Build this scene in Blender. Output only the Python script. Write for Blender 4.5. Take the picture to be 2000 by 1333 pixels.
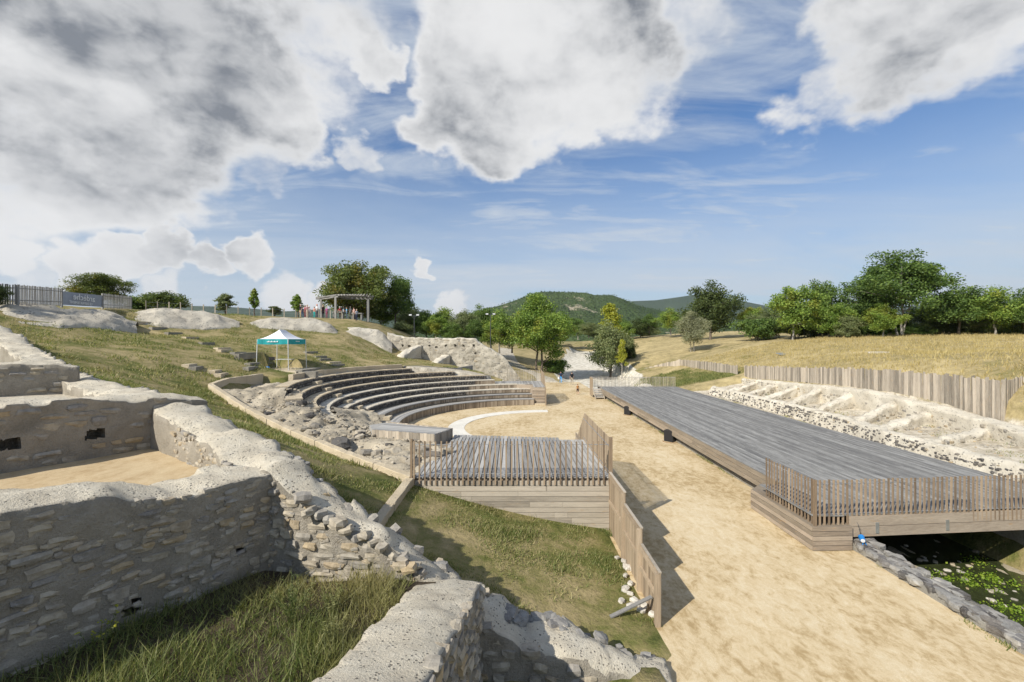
import bpy, bmesh, math, random
import numpy as np
from mathutils import Vector, Matrix, noise as mnoise
R = math.radians
rnd = random.Random(7)
for o in list(bpy.data.objects): bpy.data.objects.remove(o, do_unlink=True)
SC = bpy.context.scene
COL = SC.collection

# ------------------------------------------------------------------ camera
CAMZ, FPX, CX, CY = 5.8, 889.0, 1000.0, 666.5
cd = bpy.data.cameras.new('camera'); cam = bpy.data.objects.new('camera', cd); COL.objects.link(cam)
cam.location = (0, 0, CAMZ); cam.rotation_euler = (R(90), 0, 0)
cd.sensor_width = 36.0; cd.lens = 16.0; cd.clip_start = 0.1; cd.clip_end = 20000
SC.camera = cam

# ------------------------------------------------------------------ light
SUN = Vector((-0.578, -0.559, 0.594)).normalized()       # direction towards the sun
sd = bpy.data.lights.new('sun', 'SUN'); sd.energy = 5.0; sd.angle = R(0.53); sd.color = (1.0, 0.94, 0.83)
sun = bpy.data.objects.new('sun', sd); COL.objects.link(sun)
sun.rotation_euler = SUN.to_track_quat('Z', 'Y').to_euler(); sun.location = (-20, -20, 40)
SC.view_settings.view_transform = 'Standard'; SC.view_settings.look = 'None'
SC.view_settings.exposure = 0.30; SC.view_settings.gamma = 1.0

class NT:
    def __init__(s, tree): s.t = tree; s.n = tree.nodes; s.l = tree.links
    def add(s, typ, **kw):
        n = s.n.new(typ)
        for k, v in kw.items(): setattr(n, k, v)
        return n
    def set(s, sock, v):
        if isinstance(v, bpy.types.NodeSocket): s.l.new(v, sock)
        else:
            if sock.type == 'RGBA' and hasattr(v, '__len__') and len(v) == 3: v = (*v, 1)
            sock.default_value = v
    def math(s, op, a, b=None, c=None, clamp=False):
        n = s.add('ShaderNodeMath', operation=op); n.use_clamp = clamp
        s.set(n.inputs[0], a)
        if b is not None: s.set(n.inputs[1], b)
        if c is not None: s.set(n.inputs[2], c)
        return n.outputs[0]
    def vm(s, op, a, b=None, scale=None):
        n = s.add('ShaderNodeVectorMath', operation=op); s.set(n.inputs[0], a)
        if b is not None: s.set(n.inputs[1], b)
        if scale is not None: s.set(n.inputs['Scale'], scale)
        return n.outputs['Value'] if op in ('DOT_PRODUCT', 'LENGTH') else n.outputs[0]
    def mix(s, f, a, b, blend='MIX'):
        n = s.add('ShaderNodeMix', data_type='RGBA', blend_type=blend)
        s.set(n.inputs[0], f); s.set(n.inputs[6], a); s.set(n.inputs[7], b)
        return n.outputs[2]
    def noise(s, vec, scale, detail=4, rough=0.55, dist=0.0):
        n = s.add('ShaderNodeTexNoise'); s.set(n.inputs['Vector'], vec)
        n.inputs['Scale'].default_value = scale; n.inputs['Detail'].default_value = detail
        n.inputs['Roughness'].default_value = rough; n.inputs['Distortion'].default_value = dist
        return n.outputs['Fac']
    def voro(s, vec, scale, feature='F1', rand=1.0):
        n = s.add('ShaderNodeTexVoronoi', feature=feature); s.set(n.inputs['Vector'], vec)
        n.inputs['Scale'].default_value = scale; n.inputs['Randomness'].default_value = rand
        return n
    def ss(s, v, lo, hi, a=0.0, b=1.0):
        n = s.add('ShaderNodeMapRange', interpolation_type='SMOOTHSTEP'); s.set(n.inputs[0], v)
        n.inputs[1].default_value = lo; n.inputs[2].default_value = hi
        n.inputs[3].default_value = a; n.inputs[4].default_value = b
        return n.outputs[0]
    def ramp(s, f, stops):
        n = s.add('ShaderNodeValToRGB'); s.set(n.inputs[0], f); e = n.color_ramp.elements
        while len(e) < len(stops): e.new(0.5)
        for q, (p, c) in zip(e, stops): q.position = p; q.color = (*c, 1)
        return n.outputs[0]

def pxdir(x, y): return Vector(((x-CX)/FPX, 1.0, (CY-y)/FPX)).normalized()

# ------------------------------------------------------------------ sky with broken cloud
def make_world():
    w = bpy.data.worlds.new('World'); SC.world = w; w.use_nodes = True
    t = NT(w.node_tree); w.node_tree.nodes.clear()
    sky = t.add('ShaderNodeTexSky', sky_type='NISHITA'); sky.sun_disc = False
    sky.sun_elevation = math.asin(SUN.z); sky.sun_rotation = math.atan2(SUN.x, SUN.y)
    sky.altitude = 200; sky.air_density = 1.25; sky.dust_density = 0.6; sky.ozone_density = 2.2
    D = t.add('ShaderNodeTexCoord').outputs['Generated']
    sep = t.add('ShaderNodeSeparateXYZ'); t.set(sep.inputs[0], D); z = sep.outputs['Z']
    zc = t.math('MAXIMUM', z, 0.0)
    # cumulus: rounded heaps, noise on the direction sphere, warped
    q = t.vm('MULTIPLY', D, (1, 1, 1.5))
    wn = t.add('ShaderNodeTexNoise'); t.set(wn.inputs['Vector'], q); wn.inputs['Scale'].default_value = 5; wn.inputs['Detail'].default_value = 3
    warp = t.vm('SCALE', t.vm('SUBTRACT', wn.outputs['Color'], (.5, .5, .5)), scale=0.10)
    qw = t.vm('ADD', q, warp)
    n1 = t.noise(qw, 3.6, 9, 0.52)
    vor = t.voro(t.vm('ADD', q, t.vm('SCALE', t.vm('SUBTRACT', wn.outputs['Color'], (.5, .5, .5)), scale=.16)), 11.0, 'SMOOTH_F1')
    bill = t.math('SUBTRACT', 0.55, vor.outputs['Distance'])
    # heaps that stand in this sky: (direction, angular radius, weight)
    caps = [((60, 130), .27, 1.05), ((250, 60), .28, 1.1), ((420, 50), .15, 1.0), ((320, 210), .22, 1.1), ((470, 230), .13, 1.0), ((565, 250), .095, .95), ((180, 300), .17, 1.05), ((400, 320), .12, .95), ((30, 300), .14, 1.0), ((520, 330), .07, .8),
            ((740, 120), .062, .95), ((650, 30), .05, .8), ((700, 305), .05, .75), ((880, 240), .12, 1.0), ((1010, 110), .215, 1.12), ((1180, 50), .22, 1.05), ((960, 260), .14, 1.0), ((1100, 200), .13, .95), ((1350, 30), .11, .72),
            ((1800, 40), .15, 1.05), ((1700, 130), .13, .98), ((1640, 180), .08, .8), ((1900, 60), .11, .85), ((230, 505), .06, 1.0), ((330, 492), .06, 1.05), ((410, 500), .045, .95), ((490, 497), .05, 1.0), ((150, 520), .05, .95), ((20, 500), .05, .95),
            ((825, 526), .034, .95), ((890, 600), .045, .95), ((560, 580), .06, .85), ((640, 585), .05, .85), ((310, 572), .045, .8), ((60, 565), .05, .8), ((300, -350), .42, 1.0), ((1100, -320), .3, .95), ((1900, -300), .25, .9)]
    wn2 = t.add('ShaderNodeTexNoise'); t.set(wn2.inputs['Vector'], q); wn2.inputs['Scale'].default_value = 5.0; wn2.inputs['Detail'].default_value = 6; wn2.inputs['Roughness'].default_value = .50
    wn3 = t.add('ShaderNodeTexNoise'); t.set(wn3.inputs['Vector'], q); wn3.inputs['Scale'].default_value = 17; wn3.inputs['Detail'].default_value = 5; wn3.inputs['Roughness'].default_value = .5
    Dw = t.vm('ADD', D, t.vm('SCALE', t.vm('SUBTRACT', wn2.outputs['Color'], (.5, .5, .5)), scale=.36))
    Ds = t.vm('ADD', D, t.vm('SCALE', t.vm('SUBTRACT', wn3.outputs['Color'], (.5, .5, .5)), scale=.10))
    Dw = t.vm('NORMALIZE', Dw); Ds = t.vm('NORMALIZE', Ds)
    m = None
    for (px, rad, wgt) in caps:
        d = t.vm('DOT_PRODUCT', Dw if rad > .11 else Ds, pxdir(*px))
        s = t.ss(d, math.cos(rad*1.14), math.cos(rad*0.40), 0.0, wgt)
        m = s if m is None else t.math('SMOOTH_MAX', m, s, 0.12)
    # cloud elsewhere in the sky (behind the viewer) from slow noise alone
    slow = t.noise(q, 1.3, 2, .5)
    back = t.math('MULTIPLY', t.ss(sep.outputs['Y'], 0.35, -0.1), t.ss(slow, .50, .74, 0, .7))
    m = t.math('MAXIMUM', m, back)
    dens = t.math('ADD', t.math('ADD', t.math('MULTIPLY', n1, .85), t.math('MULTIPLY', bill, .26)), t.math('MULTIPLY', m, 1.0))
    dens = t.math('SUBTRACT', dens, 1.0)
    fine = t.noise(q, 26, 6, .6); dens = t.math('ADD', dens, t.math('MULTIPLY', t.math('SUBTRACT', fine, .5), .34)); alpha = t.ss(dens, -0.06, 0.40)
    thick = t.ss(dens, 0.18, 0.75)
    lump = t.noise(qw, 3.1, 6, .55)
    # undersides: compare with the density a little towards the sun / upwards
    q2 = t.vm('ADD', qw, tuple(Vector((SUN.x*.05, SUN.y*.05, .10))))
    n2 = t.noise(q2, 3.6, 9, 0.52)
    lit = t.ss(t.math('SUBTRACT', n1, n2), -0.10, 0.11)
    dark = t.math('MULTIPLY', thick, t.math('ADD', .15, t.math('MULTIPLY', t.ss(lump, .34, .60), 1.2)), clamp=True)
    dark = t.math('MULTIPLY', dark, t.ss(z, .10, .30, .45, 1.0))
    dark = t.math('MULTIPLY', dark, t.math('SUBTRACT', 1.15, t.math('MULTIPLY', lit, .75)), clamp=True)
    ccol = t.mix(dark, (12.8, 12.8, 12.8), (3.3, 3.6, 4.1))
    edge = t.mix(lit, (9.4, 9.8, 10.4), (12.4, 12.4, 12.4))
    ccol = t.mix(t.ss(dens, .05, .45), edge, ccol)
    # cirrus veil: streaky, on a high plane
    den = t.math('ADD', zc, .10)
    comb = t.add('ShaderNodeCombineXYZ')
    t.set(comb.inputs[0], t.math('DIVIDE', sep.outputs['X'], den)); t.set(comb.inputs[1], t.math('DIVIDE', sep.outputs['Y'], den))
    rot = t.add('ShaderNodeMapping'); t.set(rot.inputs['Vector'], comb.outputs[0])
    rot.inputs['Rotation'].default_value = (0, 0, R(-24)); rot.inputs['Scale'].default_value = (.6, 1.35, 1)
    c1 = t.noise(rot.outputs[0], .62, 8, .60, .9)
    c2 = t.noise(rot.outputs[0], 1.9, 8, .62, 1.2)
    cir = t.math('ADD', t.math('MULTIPLY', c1, .66), t.math('MULTIPLY', c2, .42))
    cir = t.ss(cir, .41, .68, 0, .95)
    low = t.math('MULTIPLY', t.ss(z, 0.46, 0.04, 0, .95), t.ss(c1, .28, .6, .62, 1))
    cir = t.math('MAXIMUM', cir, low)
    skyb = t.mix(1.0, sky.outputs[0], (0.78, 1.22, 1.72), 'MULTIPLY')
    col = t.mix(cir, skyb, (9.0, 9.9, 11.0))
    col = t.mix(alpha, col, ccol)
    bg = t.add('ShaderNodeBackground'); t.set(bg.inputs[0], col); bg.inputs[1].default_value = 0.055
    out = t.add('ShaderNodeOutputWorld'); t.l.new(bg.outputs[0], out.inputs[0])
make_world()

# ------------------------------------------------------------------ materials
MATS = {}
def mat_new(name):
    m = bpy.data.materials.new(name); m.use_nodes = True; m.node_tree.nodes.clear()
    t = NT(m.node_tree); MATS[name] = m
    return m, t
def finish(t, col, rough=.85, bump=None, bstr=.3, bdist=.02, spec=.25, trans=None):
    b = t.add('ShaderNodeBsdfPrincipled'); t.set(b.inputs['Base Color'], col); t.set(b.inputs['Roughness'], rough)
    b.inputs['Specular IOR Level'].default_value = spec
    if bump is not None:
        bn = t.add('ShaderNodeBump'); bn.inputs['Strength'].default_value = bstr; bn.inputs['Distance'].default_value = bdist
        t.set(bn.inputs['Height'], bump); t.l.new(bn.outputs[0], b.inputs['Normal'])
    o = t.add('ShaderNodeOutputMaterial'); sh = b.outputs[0]
    if trans is not None:
        tr = t.add('ShaderNodeBsdfTranslucent'); t.set(tr.inputs[0], trans)
        mx = t.add('ShaderNodeMixShader'); mx.inputs[0].default_value = .32
        t.l.new(sh, mx.inputs[1]); t.l.new(tr.outputs[0], mx.inputs[2]); sh = mx.outputs[0]
    t.l.new(sh, o.inputs[0])
def POS(t): return t.add('ShaderNodeNewGeometry').outputs['Position']
def RND(t):
    a = t.add('ShaderNodeObjectInfo').outputs['Random']; b = t.add('ShaderNodeNewGeometry').outputs['Random Per Island']
    return t.math('FRACT', t.math('ADD', t.math('MULTIPLY', a, 7.31), b))

def m_wood(name, axis, c_dark, c_mid, c_light, grain=1.0, knots=0.0, rw=.42):
    m, t = mat_new(name); p = POS(t); r = RND(t)
    off = t.add('ShaderNodeCombineXYZ'); t.set(off.inputs[0], t.math('MULTIPLY', r, 37.0)); t.set(off.inputs[1], t.math('MULTIPLY', r, 91.0)); t.set(off.inputs[2], t.math('MULTIPLY', r, 53.0))
    p = t.vm('ADD', p, off.outputs[0])
    s = [22.0, 22.0, 22.0]; s['XYZ'.index(axis)] = 1.1
    ps = t.vm('MULTIPLY', p, tuple(s))
    g = t.noise(ps, 1.6*grain, 5, .65, .4)
    s2 = [3.0, 3.0, 3.0]; s2['XYZ'.index(axis)] = .6
    st = t.noise(t.vm('MULTIPLY', p, tuple(s2)), 1.5, 5, .6)
    f = t.math('ADD', t.math('MULTIPLY', g, .45), t.math('ADD', t.math('MULTIPLY', r, rw), t.math('MULTIPLY', st, .80-rw)))
    c = t.ramp(f, [(.30, c_dark), (.60, c_mid), (.88, c_light)])
    if knots:
        k = t.noise(t.vm('MULTIPLY', p, tuple(s2)), 3.2, 3, .6, 1.5)
        c = t.mix(t.ss(k, .60, .70, 0, knots), c, (.40, .25, .12))
    fl = t.noise(t.vm('MULTIPLY', p, tuple(x*2.2 for x in s)), 1.3, 4, .75)
    c = t.mix(t.ss(fl, .52, .74, 0, .5), c, tuple(min(.62, x*1.25) for x in c_light)); c = t.mix(t.ss(fl, .46, .26, 0, .55), c, tuple(x*.6 for x in c_dark))
    finish(t, c, .8, g, .5, .006, .2)
m_wood('wood_deck', 'Y', (.075, .075, .078), (.185, .182, .175), (.36, .355, .34), 1.4, 0, .22)
m_wood('wood_wing_deck', 'Y', (.17, .165, .16), (.30, .295, .285), (.44, .43, .41))
m_wood('wood_box_top', 'X', (.17, .165, .16), (.30, .295, .285), (.44, .43, .41))
m_wood('wood_fascia', 'X', (.14, .115, .09), (.27, .22, .17), (.43, .36, .28), 1, .55)
m_wood('wood_fascia_y', 'Y', (.13, .105, .085), (.25, .21, .16), (.40, .33, .26), 1, .4)
m_wood('wood_pale', 'X', (.19, .165, .135), (.34, .30, .245), (.48, .425, .35), 1, .25)
m_wood('wood_slat', 'Z', (.13, .095, .065), (.25, .185, .125), (.38, .29, .20))
m_wood('wood_fence', 'Z', (.16, .12, .085), (.30, .235, .165), (.44, .35, .25))
m_wood('wood_palisade', 'Z', (.13, .115, .095), (.34, .295, .24), (.56, .485, .39), 1, .4)
m_wood('wood_bench', 'Z', (.12, .09, .065), (.25, .20, .145), (.42, .35, .27))
m_wood('wood_grey', 'Z', (.13, .125, .12), (.24, .235, .225), (.36, .35, .33))

def m_sand(name, base, dark, pale):
    m, t = mat_new(name); p = POS(t)
    ps = t.vm('MULTIPLY', p, (1.0, .45, 1))
    ps = t.vm('MULTIPLY', p, (1.35, .8, 1)); n = t.noise(ps, 2.6, 8, .70, .7); n2 = t.noise(ps, .30, 3, .5); f = t.noise(p, 60, 2, .6); n3 = t.noise(ps, 8.0, 6, .72, .4)
    v = t.math('ADD', t.math('MULTIPLY', n, .72), t.math('MULTIPLY', n2, .46))
    v = t.math('ADD', v, t.math('MULTIPLY', n3, .38))
    c = t.ramp(v, [(.62, pale), (.78, base), (.90, dark), (1.0, tuple(x*.82 for x in dark))])
    c = t.mix(t.ss(f, .35, .7, 0, .22), c, tuple(x*.6 for x in dark))
    finish(t, c, .95, t.math('ADD', f, t.math('MULTIPLY', n3, 2)), .35, .01, .1)
m_sand('sand', (.57, .455, .285), (.40, .295, .155), (.655, .555, .385))
m_sand('sand_ochre', (.50, .385, .235), (.41, .30, .17), (.56, .45, .29))

def m_mortar(name, base, pale, dark, pits=1.0, scale=1.0, stain=.6):
    m, t = mat_new(name); p = POS(t)
    n = t.noise(p, 1.8*scale, 7, .6); f = t.noise(p, 26*scale, 4, .65); big = t.noise(p, .5, 3, .5)
    v1 = t.voro(t.vm('ADD', p, t.vm('SCALE', t.vm('SUBTRACT', t.add('ShaderNodeTexNoise').outputs['Color'], (.5, .5, .5)), scale=.02)), 15*scale)
    sel = t.math('GREATER_THAN', t.noise(p, 7*scale, 3, .6), .50)
    pit = t.math('MULTIPLY', t.ss(v1.outputs['Distance'], .31, .19), sel)
    c = t.ramp(t.math('ADD', t.math('MULTIPLY', n, .7), t.math('MULTIPLY', f, .3)), [(.32, dark), (.52, base), (.72, pale)])
    c = t.mix(t.ss(big, .42, .65, 0, stain), c, tuple(x*.86 for x in base))
    c = t.mix(t.math('MULTIPLY', pit, .8*pits), c, (.11, .10, .09))
    h = t.math('SUBTRACT', t.math('ADD', t.math('MULTIPLY', f, .9), t.math('MULTIPLY', n, .8)), t.math('MULTIPLY', pit, .55*pits))
    grit = t.noise(p, 70*scale, 3, .7); c = t.mix(t.ss(grit, .58, .75, 0, .3), c, (.24, .21, .17)); finish(t, c, .95, t.math('ADD', h, t.math('MULTIPLY', grit, .5)), .95, .04, .1)
m_mortar('mortar', (.65, .59, .475), (.74, .69, .585), (.50, .44, .345), 1.0, 1.25, .4)
m_mortar('mortar_wall', (.35, .315, .26), (.45, .41, .345), (.21, .19, .155), .15)
m_mortar('mortar_pale', (.62, .57, .475), (.72, .68, .59), (.40, .355, .28), .7, .55, .7)
m_mortar('limestone_far', (.47, .43, .355), (.60, .56, .475), (.25, .225, .185), 1.0, .35)
m_mortar('rock_slope', (.44, .385, .295), (.58, .52, .41), (.17, .15, .115), .9, .5)
m_mortar('kerbstone', (.56, .475, .345), (.66, .58, .45), (.44, .365, .26), .25, .7)
m_mortar('white_band', (.74, .71, .64), (.80, .77, .70), (.66, .62, .55), .1, .8)
m_mortar('concrete', (.30, .28, .24), (.40, .375, .32), (.19, .175, .15), .5)

def m_stone(name, stops, b=.5):
    m, t = mat_new(name); p = POS(t); r = RND(t)
    n = t.noise(p, 7, 6, .65); f = t.noise(p, 40, 3, .6)
    c = t.ramp(r, stops)
    c = t.mix(t.ss(n, .35, .7, 0, .75), c, t.mix(1.0, c, (.55, .54, .53), 'MULTIPLY'))
    c = t.mix(t.ss(f, .5, .75, 0, .25), c, (.55, .5, .43))
    finish(t, c, .9, t.math('ADD', n, t.math('MULTIPLY', f, .4)), b, .03, .15)
m_stone('stone', [(0, (.40, .36, .295)), (.25, (.43, .375, .285)), (.45, (.33, .31, .275)), (.62, (.44, .345, .215)), (.74, (.40, .36, .30)), (.88, (.27, .255, .235)), (1, (.50, .45, .36))])
m_stone('stone_grey', [(0, (.22, .215, .205)), (.4, (.32, .31, .29)), (.7, (.155, .15, .15)), (1, (.40, .38, .34))])
m_stone('basalt', [(0, (.075, .07, .068)), (.5, (.12, .115, .11)), (.8, (.17, .155, .14)), (1, (.24, .215, .185))])
m_stone('rock_white', [(0, (.54, .50, .43)), (.5, (.62, .59, .53)), (1, (.45, .42, .37))])
m_stone('boulder', [(0, (.36, .32, .25)), (.4, (.44, .39, .31)), (.7, (.24, .22, .19)), (1, (.52, .46, .36))])

def m_plain(name, col, rough=.6, metal=0, nz=.12, spec=.4):
    m, t = mat_new(name); p = POS(t); n = t.noise(p, 6, 5, .6)
    c = t.mix(t.ss(n, .3, .75, 0, 1), col, tuple(x*(1-nz*2) for x in col))
    finish(t, c, rough, n, .1, .004, spec)
    if metal: [setattr(x.inputs['Metallic'], 'default_value', metal) for x in t.n if x.type == 'BSDF_PRINCIPLED']
m_plain('steel', (.55, .56, .57), .4, .8)
m_plain('aluminium', (.78, .79, .80), .4, .3)
m_plain('black_plastic', (.018, .018, .02), .5)
m_plain('rust', (.30, .13, .05), .8)
m_plain('blue_paint', (.02, .20, .55), .35)
m_plain('white_fabric', (.80, .81, .86), .8, 0, .04)
m_plain('teal_fabric', (.015, .30, .32), .8, 0, .06)
m_plain('white_print', (.82, .83, .84), .8, 0, .02)
m_plain('banner_grey', (.30, .33, .39), .7, 0, .05)
m_plain('dark_lamp', (.06, .065, .07), .5)
m_plain('lamp_glass', (.75, .77, .78), .2)
m_plain('bark', (.16, .13, .10), .95, 0, .25)
m_plain('bark_pale', (.36, .33, .29), .95, 0, .25)
m_plain('skin', (.55, .34, .25), .6)
m_plain('water', (.045, .055, .022), .06, 0, .2, .5)

def m_leaf(name, c0, c1, c2, autumn=None, amt=0):
    m, t = mat_new(name); p = POS(t); isl = t.add('ShaderNodeNewGeometry').outputs['Random Per Island']
    o = t.add('ShaderNodeObjectInfo').outputs['Random']
    n = t.noise(p, .55, 3, .6)
    f = t.math('ADD', t.math('MULTIPLY', isl, .62), t.math('ADD', t.math('MULTIPLY', n, .5), t.math('MULTIPLY', o, .15)))
    c = t.ramp(f, [(.25, c0), (.55, c1), (.95, c2)])
    if autumn: c = t.mix(t.ss(t.noise(p, .35, 2, .5), .52, .70, 0, amt), c, autumn)
    finish(t, c, .55, None, spec=.3, trans=t.mix(1.0, c, (1.3, 1.35, .7), 'MULTIPLY'))
m_leaf('leaf_oak', (0.043, 0.084, 0.020), (0.090, 0.152, 0.035), (0.181, 0.254, 0.058))
m_leaf('leaf_bright', (0.072, 0.131, 0.023), (0.152, 0.239, 0.043), (0.275, 0.362, 0.072), (0.319, 0.290, 0.043), 0.580)
m_leaf('leaf_maple', (0.051, 0.080, 0.020), (0.104, 0.145, 0.038), (0.196, 0.225, 0.061), (0.246, 0.189, 0.043), 0.652)
m_leaf('leaf_dark', (0.026, 0.046, 0.014), (0.058, 0.087, 0.026), (0.123, 0.152, 0.049))
m_leaf('leaf_grey', (.14, .15, .085), (.25, .26, .155), (.37, .37, .24))
m_leaf('leaf_olive', (0.080, 0.109, 0.041), (0.152, 0.189, 0.075), (0.268, 0.290, 0.138))
m_leaf('leaf_yellow', (.15, .19, .02), (.30, .32, .035), (.46, .44, .06))
m_leaf('leaf_weed', (.045, .070, .018), (.115, .150, .042), (.27, .27, .10), (.40, .34, .17), .65)
m_leaf('leaf_turf', (.060, .105, .022), (.15, .19, .05), (.42, .37, .19), (.30, .22, .12), .4)
m_leaf('leaf_straw', (.24, .185, .075), (.40, .315, .135), (.52, .43, .21))
m_leaf('leaf_water', (.07, .14, .01), (.17, .27, .025), (.30, .38, .05))

m_mortar('soil', (.085, .066, .045), (.15, .12, .08), (.04, .032, .022), .3)

# ------------------------------------------------------------------ helpers
def mesh_from(name, V, F, mats=(), fm=None, smooth=False):
    me = bpy.data.meshes.new(name); me.from_pydata([tuple(v) for v in V], [], F)
    for m in mats: me.materials.append(MATS[m])
    if fm is not None: me.polygons.foreach_set('material_index', fm)
    if smooth: me.polygons.foreach_set('use_smooth', [True]*len(me.polygons))
    me.update(); return me
def tri_mesh(name, V, ntri_per, mats, quads=False):
    """V: numpy (n,3) of consecutive polygons"""
    k = 4 if quads else 3; n = len(V)//k
    me = bpy.data.meshes.new(name); me.vertices.add(n*k); me.loops.add(n*k); me.polygons.add(n)
    me.vertices.foreach_set('co', np.asarray(V, dtype=np.float32).ravel())
    me.loops.foreach_set('vertex_index', np.arange(n*k, dtype=np.int32))
    me.polygons.foreach_set('loop_start', np.arange(0, n*k, k, dtype=np.int32))
    me.polygons.foreach_set('loop_total', np.full(n, k, dtype=np.int32))
    for m in mats: me.materials.append(MATS[m])
    me.update(); me.validate(); return me
def link(name, me, parent=None, M=None):
    o = bpy.data.objects.new(name, me); COL.objects.link(o)
    if parent is not None: o.parent = parent
    if M is not None: o.matrix_basis = M
    return o
BASE = {}
def thing(name, label, cat, loc=(0, 0, 0), group=None, rz=0):
    o = bpy.data.objects.new(name, None); COL.objects.link(o); o.location = loc; o.rotation_euler = (0, 0, rz); o.empty_display_size = .2
    o['label'] = label; o['category'] = cat
    if group: o['group'] = group
    BASE[o.name] = Matrix.Translation(loc) @ Matrix.Rotation(rz, 4, 'Z')
    return o
def tag(o, label, cat, group=None):
    o['label'] = label; o['category'] = cat
    if group: o['group'] = group
    return o
def kind(o, k): o['kind'] = k; return o
def part(name, me, parent, M=None):
    """M is in world space; parent is a thing (translation/rotation known)"""
    o = bpy.data.objects.new(name, me); COL.objects.link(o); o.parent = parent
    W = M if M is not None else Matrix.Identity(4)
    b = BASE.get(parent.name, Matrix.Identity(4))
    o.matrix_basis = b.inverted() @ W
    BASE.setdefault(o.name, W)
    return o
class MB:
    def __init__(s): s.V = []; s.F = []; s.M = []
    def face(s, idx, m=0): s.F.append(idx); s.M.append(m)
    def box(s, lo, hi, m=0, M=None):
        b = len(s.V); (x0, y0, z0), (x1, y1, z1) = lo, hi
        for p in ((x0, y0, z0), (x1, y0, z0), (x1, y1, z0), (x0, y1, z0), (x0, y0, z1), (x1, y0, z1), (x1, y1, z1), (x0, y1, z1)):
            s.V.append(tuple(M @ Vector(p)) if M else p)
        for f in ((0, 3, 2, 1), (4, 5, 6, 7), (0, 1, 5, 4), (1, 2, 6, 5), (2, 3, 7, 6), (3, 0, 4, 7)): s.face([b+i for i in f], m)
    def tube(s, p, q, r0, r1, n=6, m=0, cap=True):
        p, q = Vector(p), Vector(q); d = (q-p)
        if d.length < 1e-6: return
        d.normalize(); a = d.orthogonal().normalized(); c = d.cross(a); b = len(s.V)
        for (o, r) in ((p, r0), (q, r1)):
            for i in range(n):
                t = 2*math.pi*i/n; s.V.append(tuple(o + a*(r*math.cos(t)) + c*(r*math.sin(t))))
        for i in range(n): s.face([b+i, b+(i+1) % n, b+n+(i+1) % n, b+n+i], m)
        if cap: s.face([b+i for i in range(n-1, -1, -1)], m); s.face([b+n+i for i in range(n)], m)
    def prism(s, poly, z0, z1, m=0):
        b = len(s.V); n = len(poly)
        for z in (z0, z1):
            for p in poly: s.V.append((p[0], p[1], z))
        s.face([b+i for i in range(n-1, -1, -1)], m); s.face([b+n+i for i in range(n)], m)
        for i in range(n): s.face([b+i, b+(i+1) % n, b+n+(i+1) % n, b+n+i], m)
    def add(s, V, F, m=0):
        b = len(s.V); s.V += [tuple(v) for v in V]
        for f in F: s.face([b+i for i in f], m)
    def mesh(s, name, mats, smooth=False): return mesh_from(name, s.V, s.F, mats, s.M, smooth)
_bc = {}
def box_mesh(sx, sy, sz, mat):
    k = (round(sx, 3), round(sy, 3), round(sz, 3), mat)
    if k not in _bc:
        mb = MB(); mb.box((-sx/2, -sy/2, 0), (sx/2, sy/2, sz)); _bc[k] = mb.mesh('piece', [mat])
    return _bc[k]
def TR(x, y, z, rz=0, rx=0, ry=0): return Matrix.Translation((x, y, z)) @ Matrix.Rotation(rz, 4, 'Z') @ Matrix.Rotation(ry, 4, 'Y') @ Matrix.Rotation(rx, 4, 'X')
def ray(px, py, Y): return Vector(((px-CX)/FPX*Y, Y, CAMZ+(CY-py)/FPX*Y))
def N1(p, s=1.0, o=4): return mnoise.fractal(Vector(p)*s, 1.0, 2.0, o)

# stone pieces: rounded irregular blocks, 48 triangles, unit sized (x long, y depth, z height)
def stone_mesh(name, mat, seed, sharp=.35, rough=.16):
    r = random.Random(seed); bm = bmesh.new(); bmesh.ops.create_cube(bm, size=1.0)
    bmesh.ops.subdivide_edges(bm, edges=bm.edges[:], cuts=1, use_grid_fill=True)
    for v in bm.verts:
        c = v.co.copy(); n = c.normalized()*.56
        v.co = c.lerp(n, 1-sharp) + Vector((r.uniform(-1, 1), r.uniform(-1, 1), r.uniform(-1, 1)))*rough*.5
    me = bpy.data.meshes.new(name); bm.to_mesh(me); bm.free(); me.materials.append(MATS[mat]); me.update(); return me
STONES = {m: [stone_mesh('stone_piece', m, 31*i+7, .45 if m != 'rock_white' else .3, .17) for i in range(9)] for m in ('stone', 'stone_grey', 'basalt', 'rock_white', 'boulder')}

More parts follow.
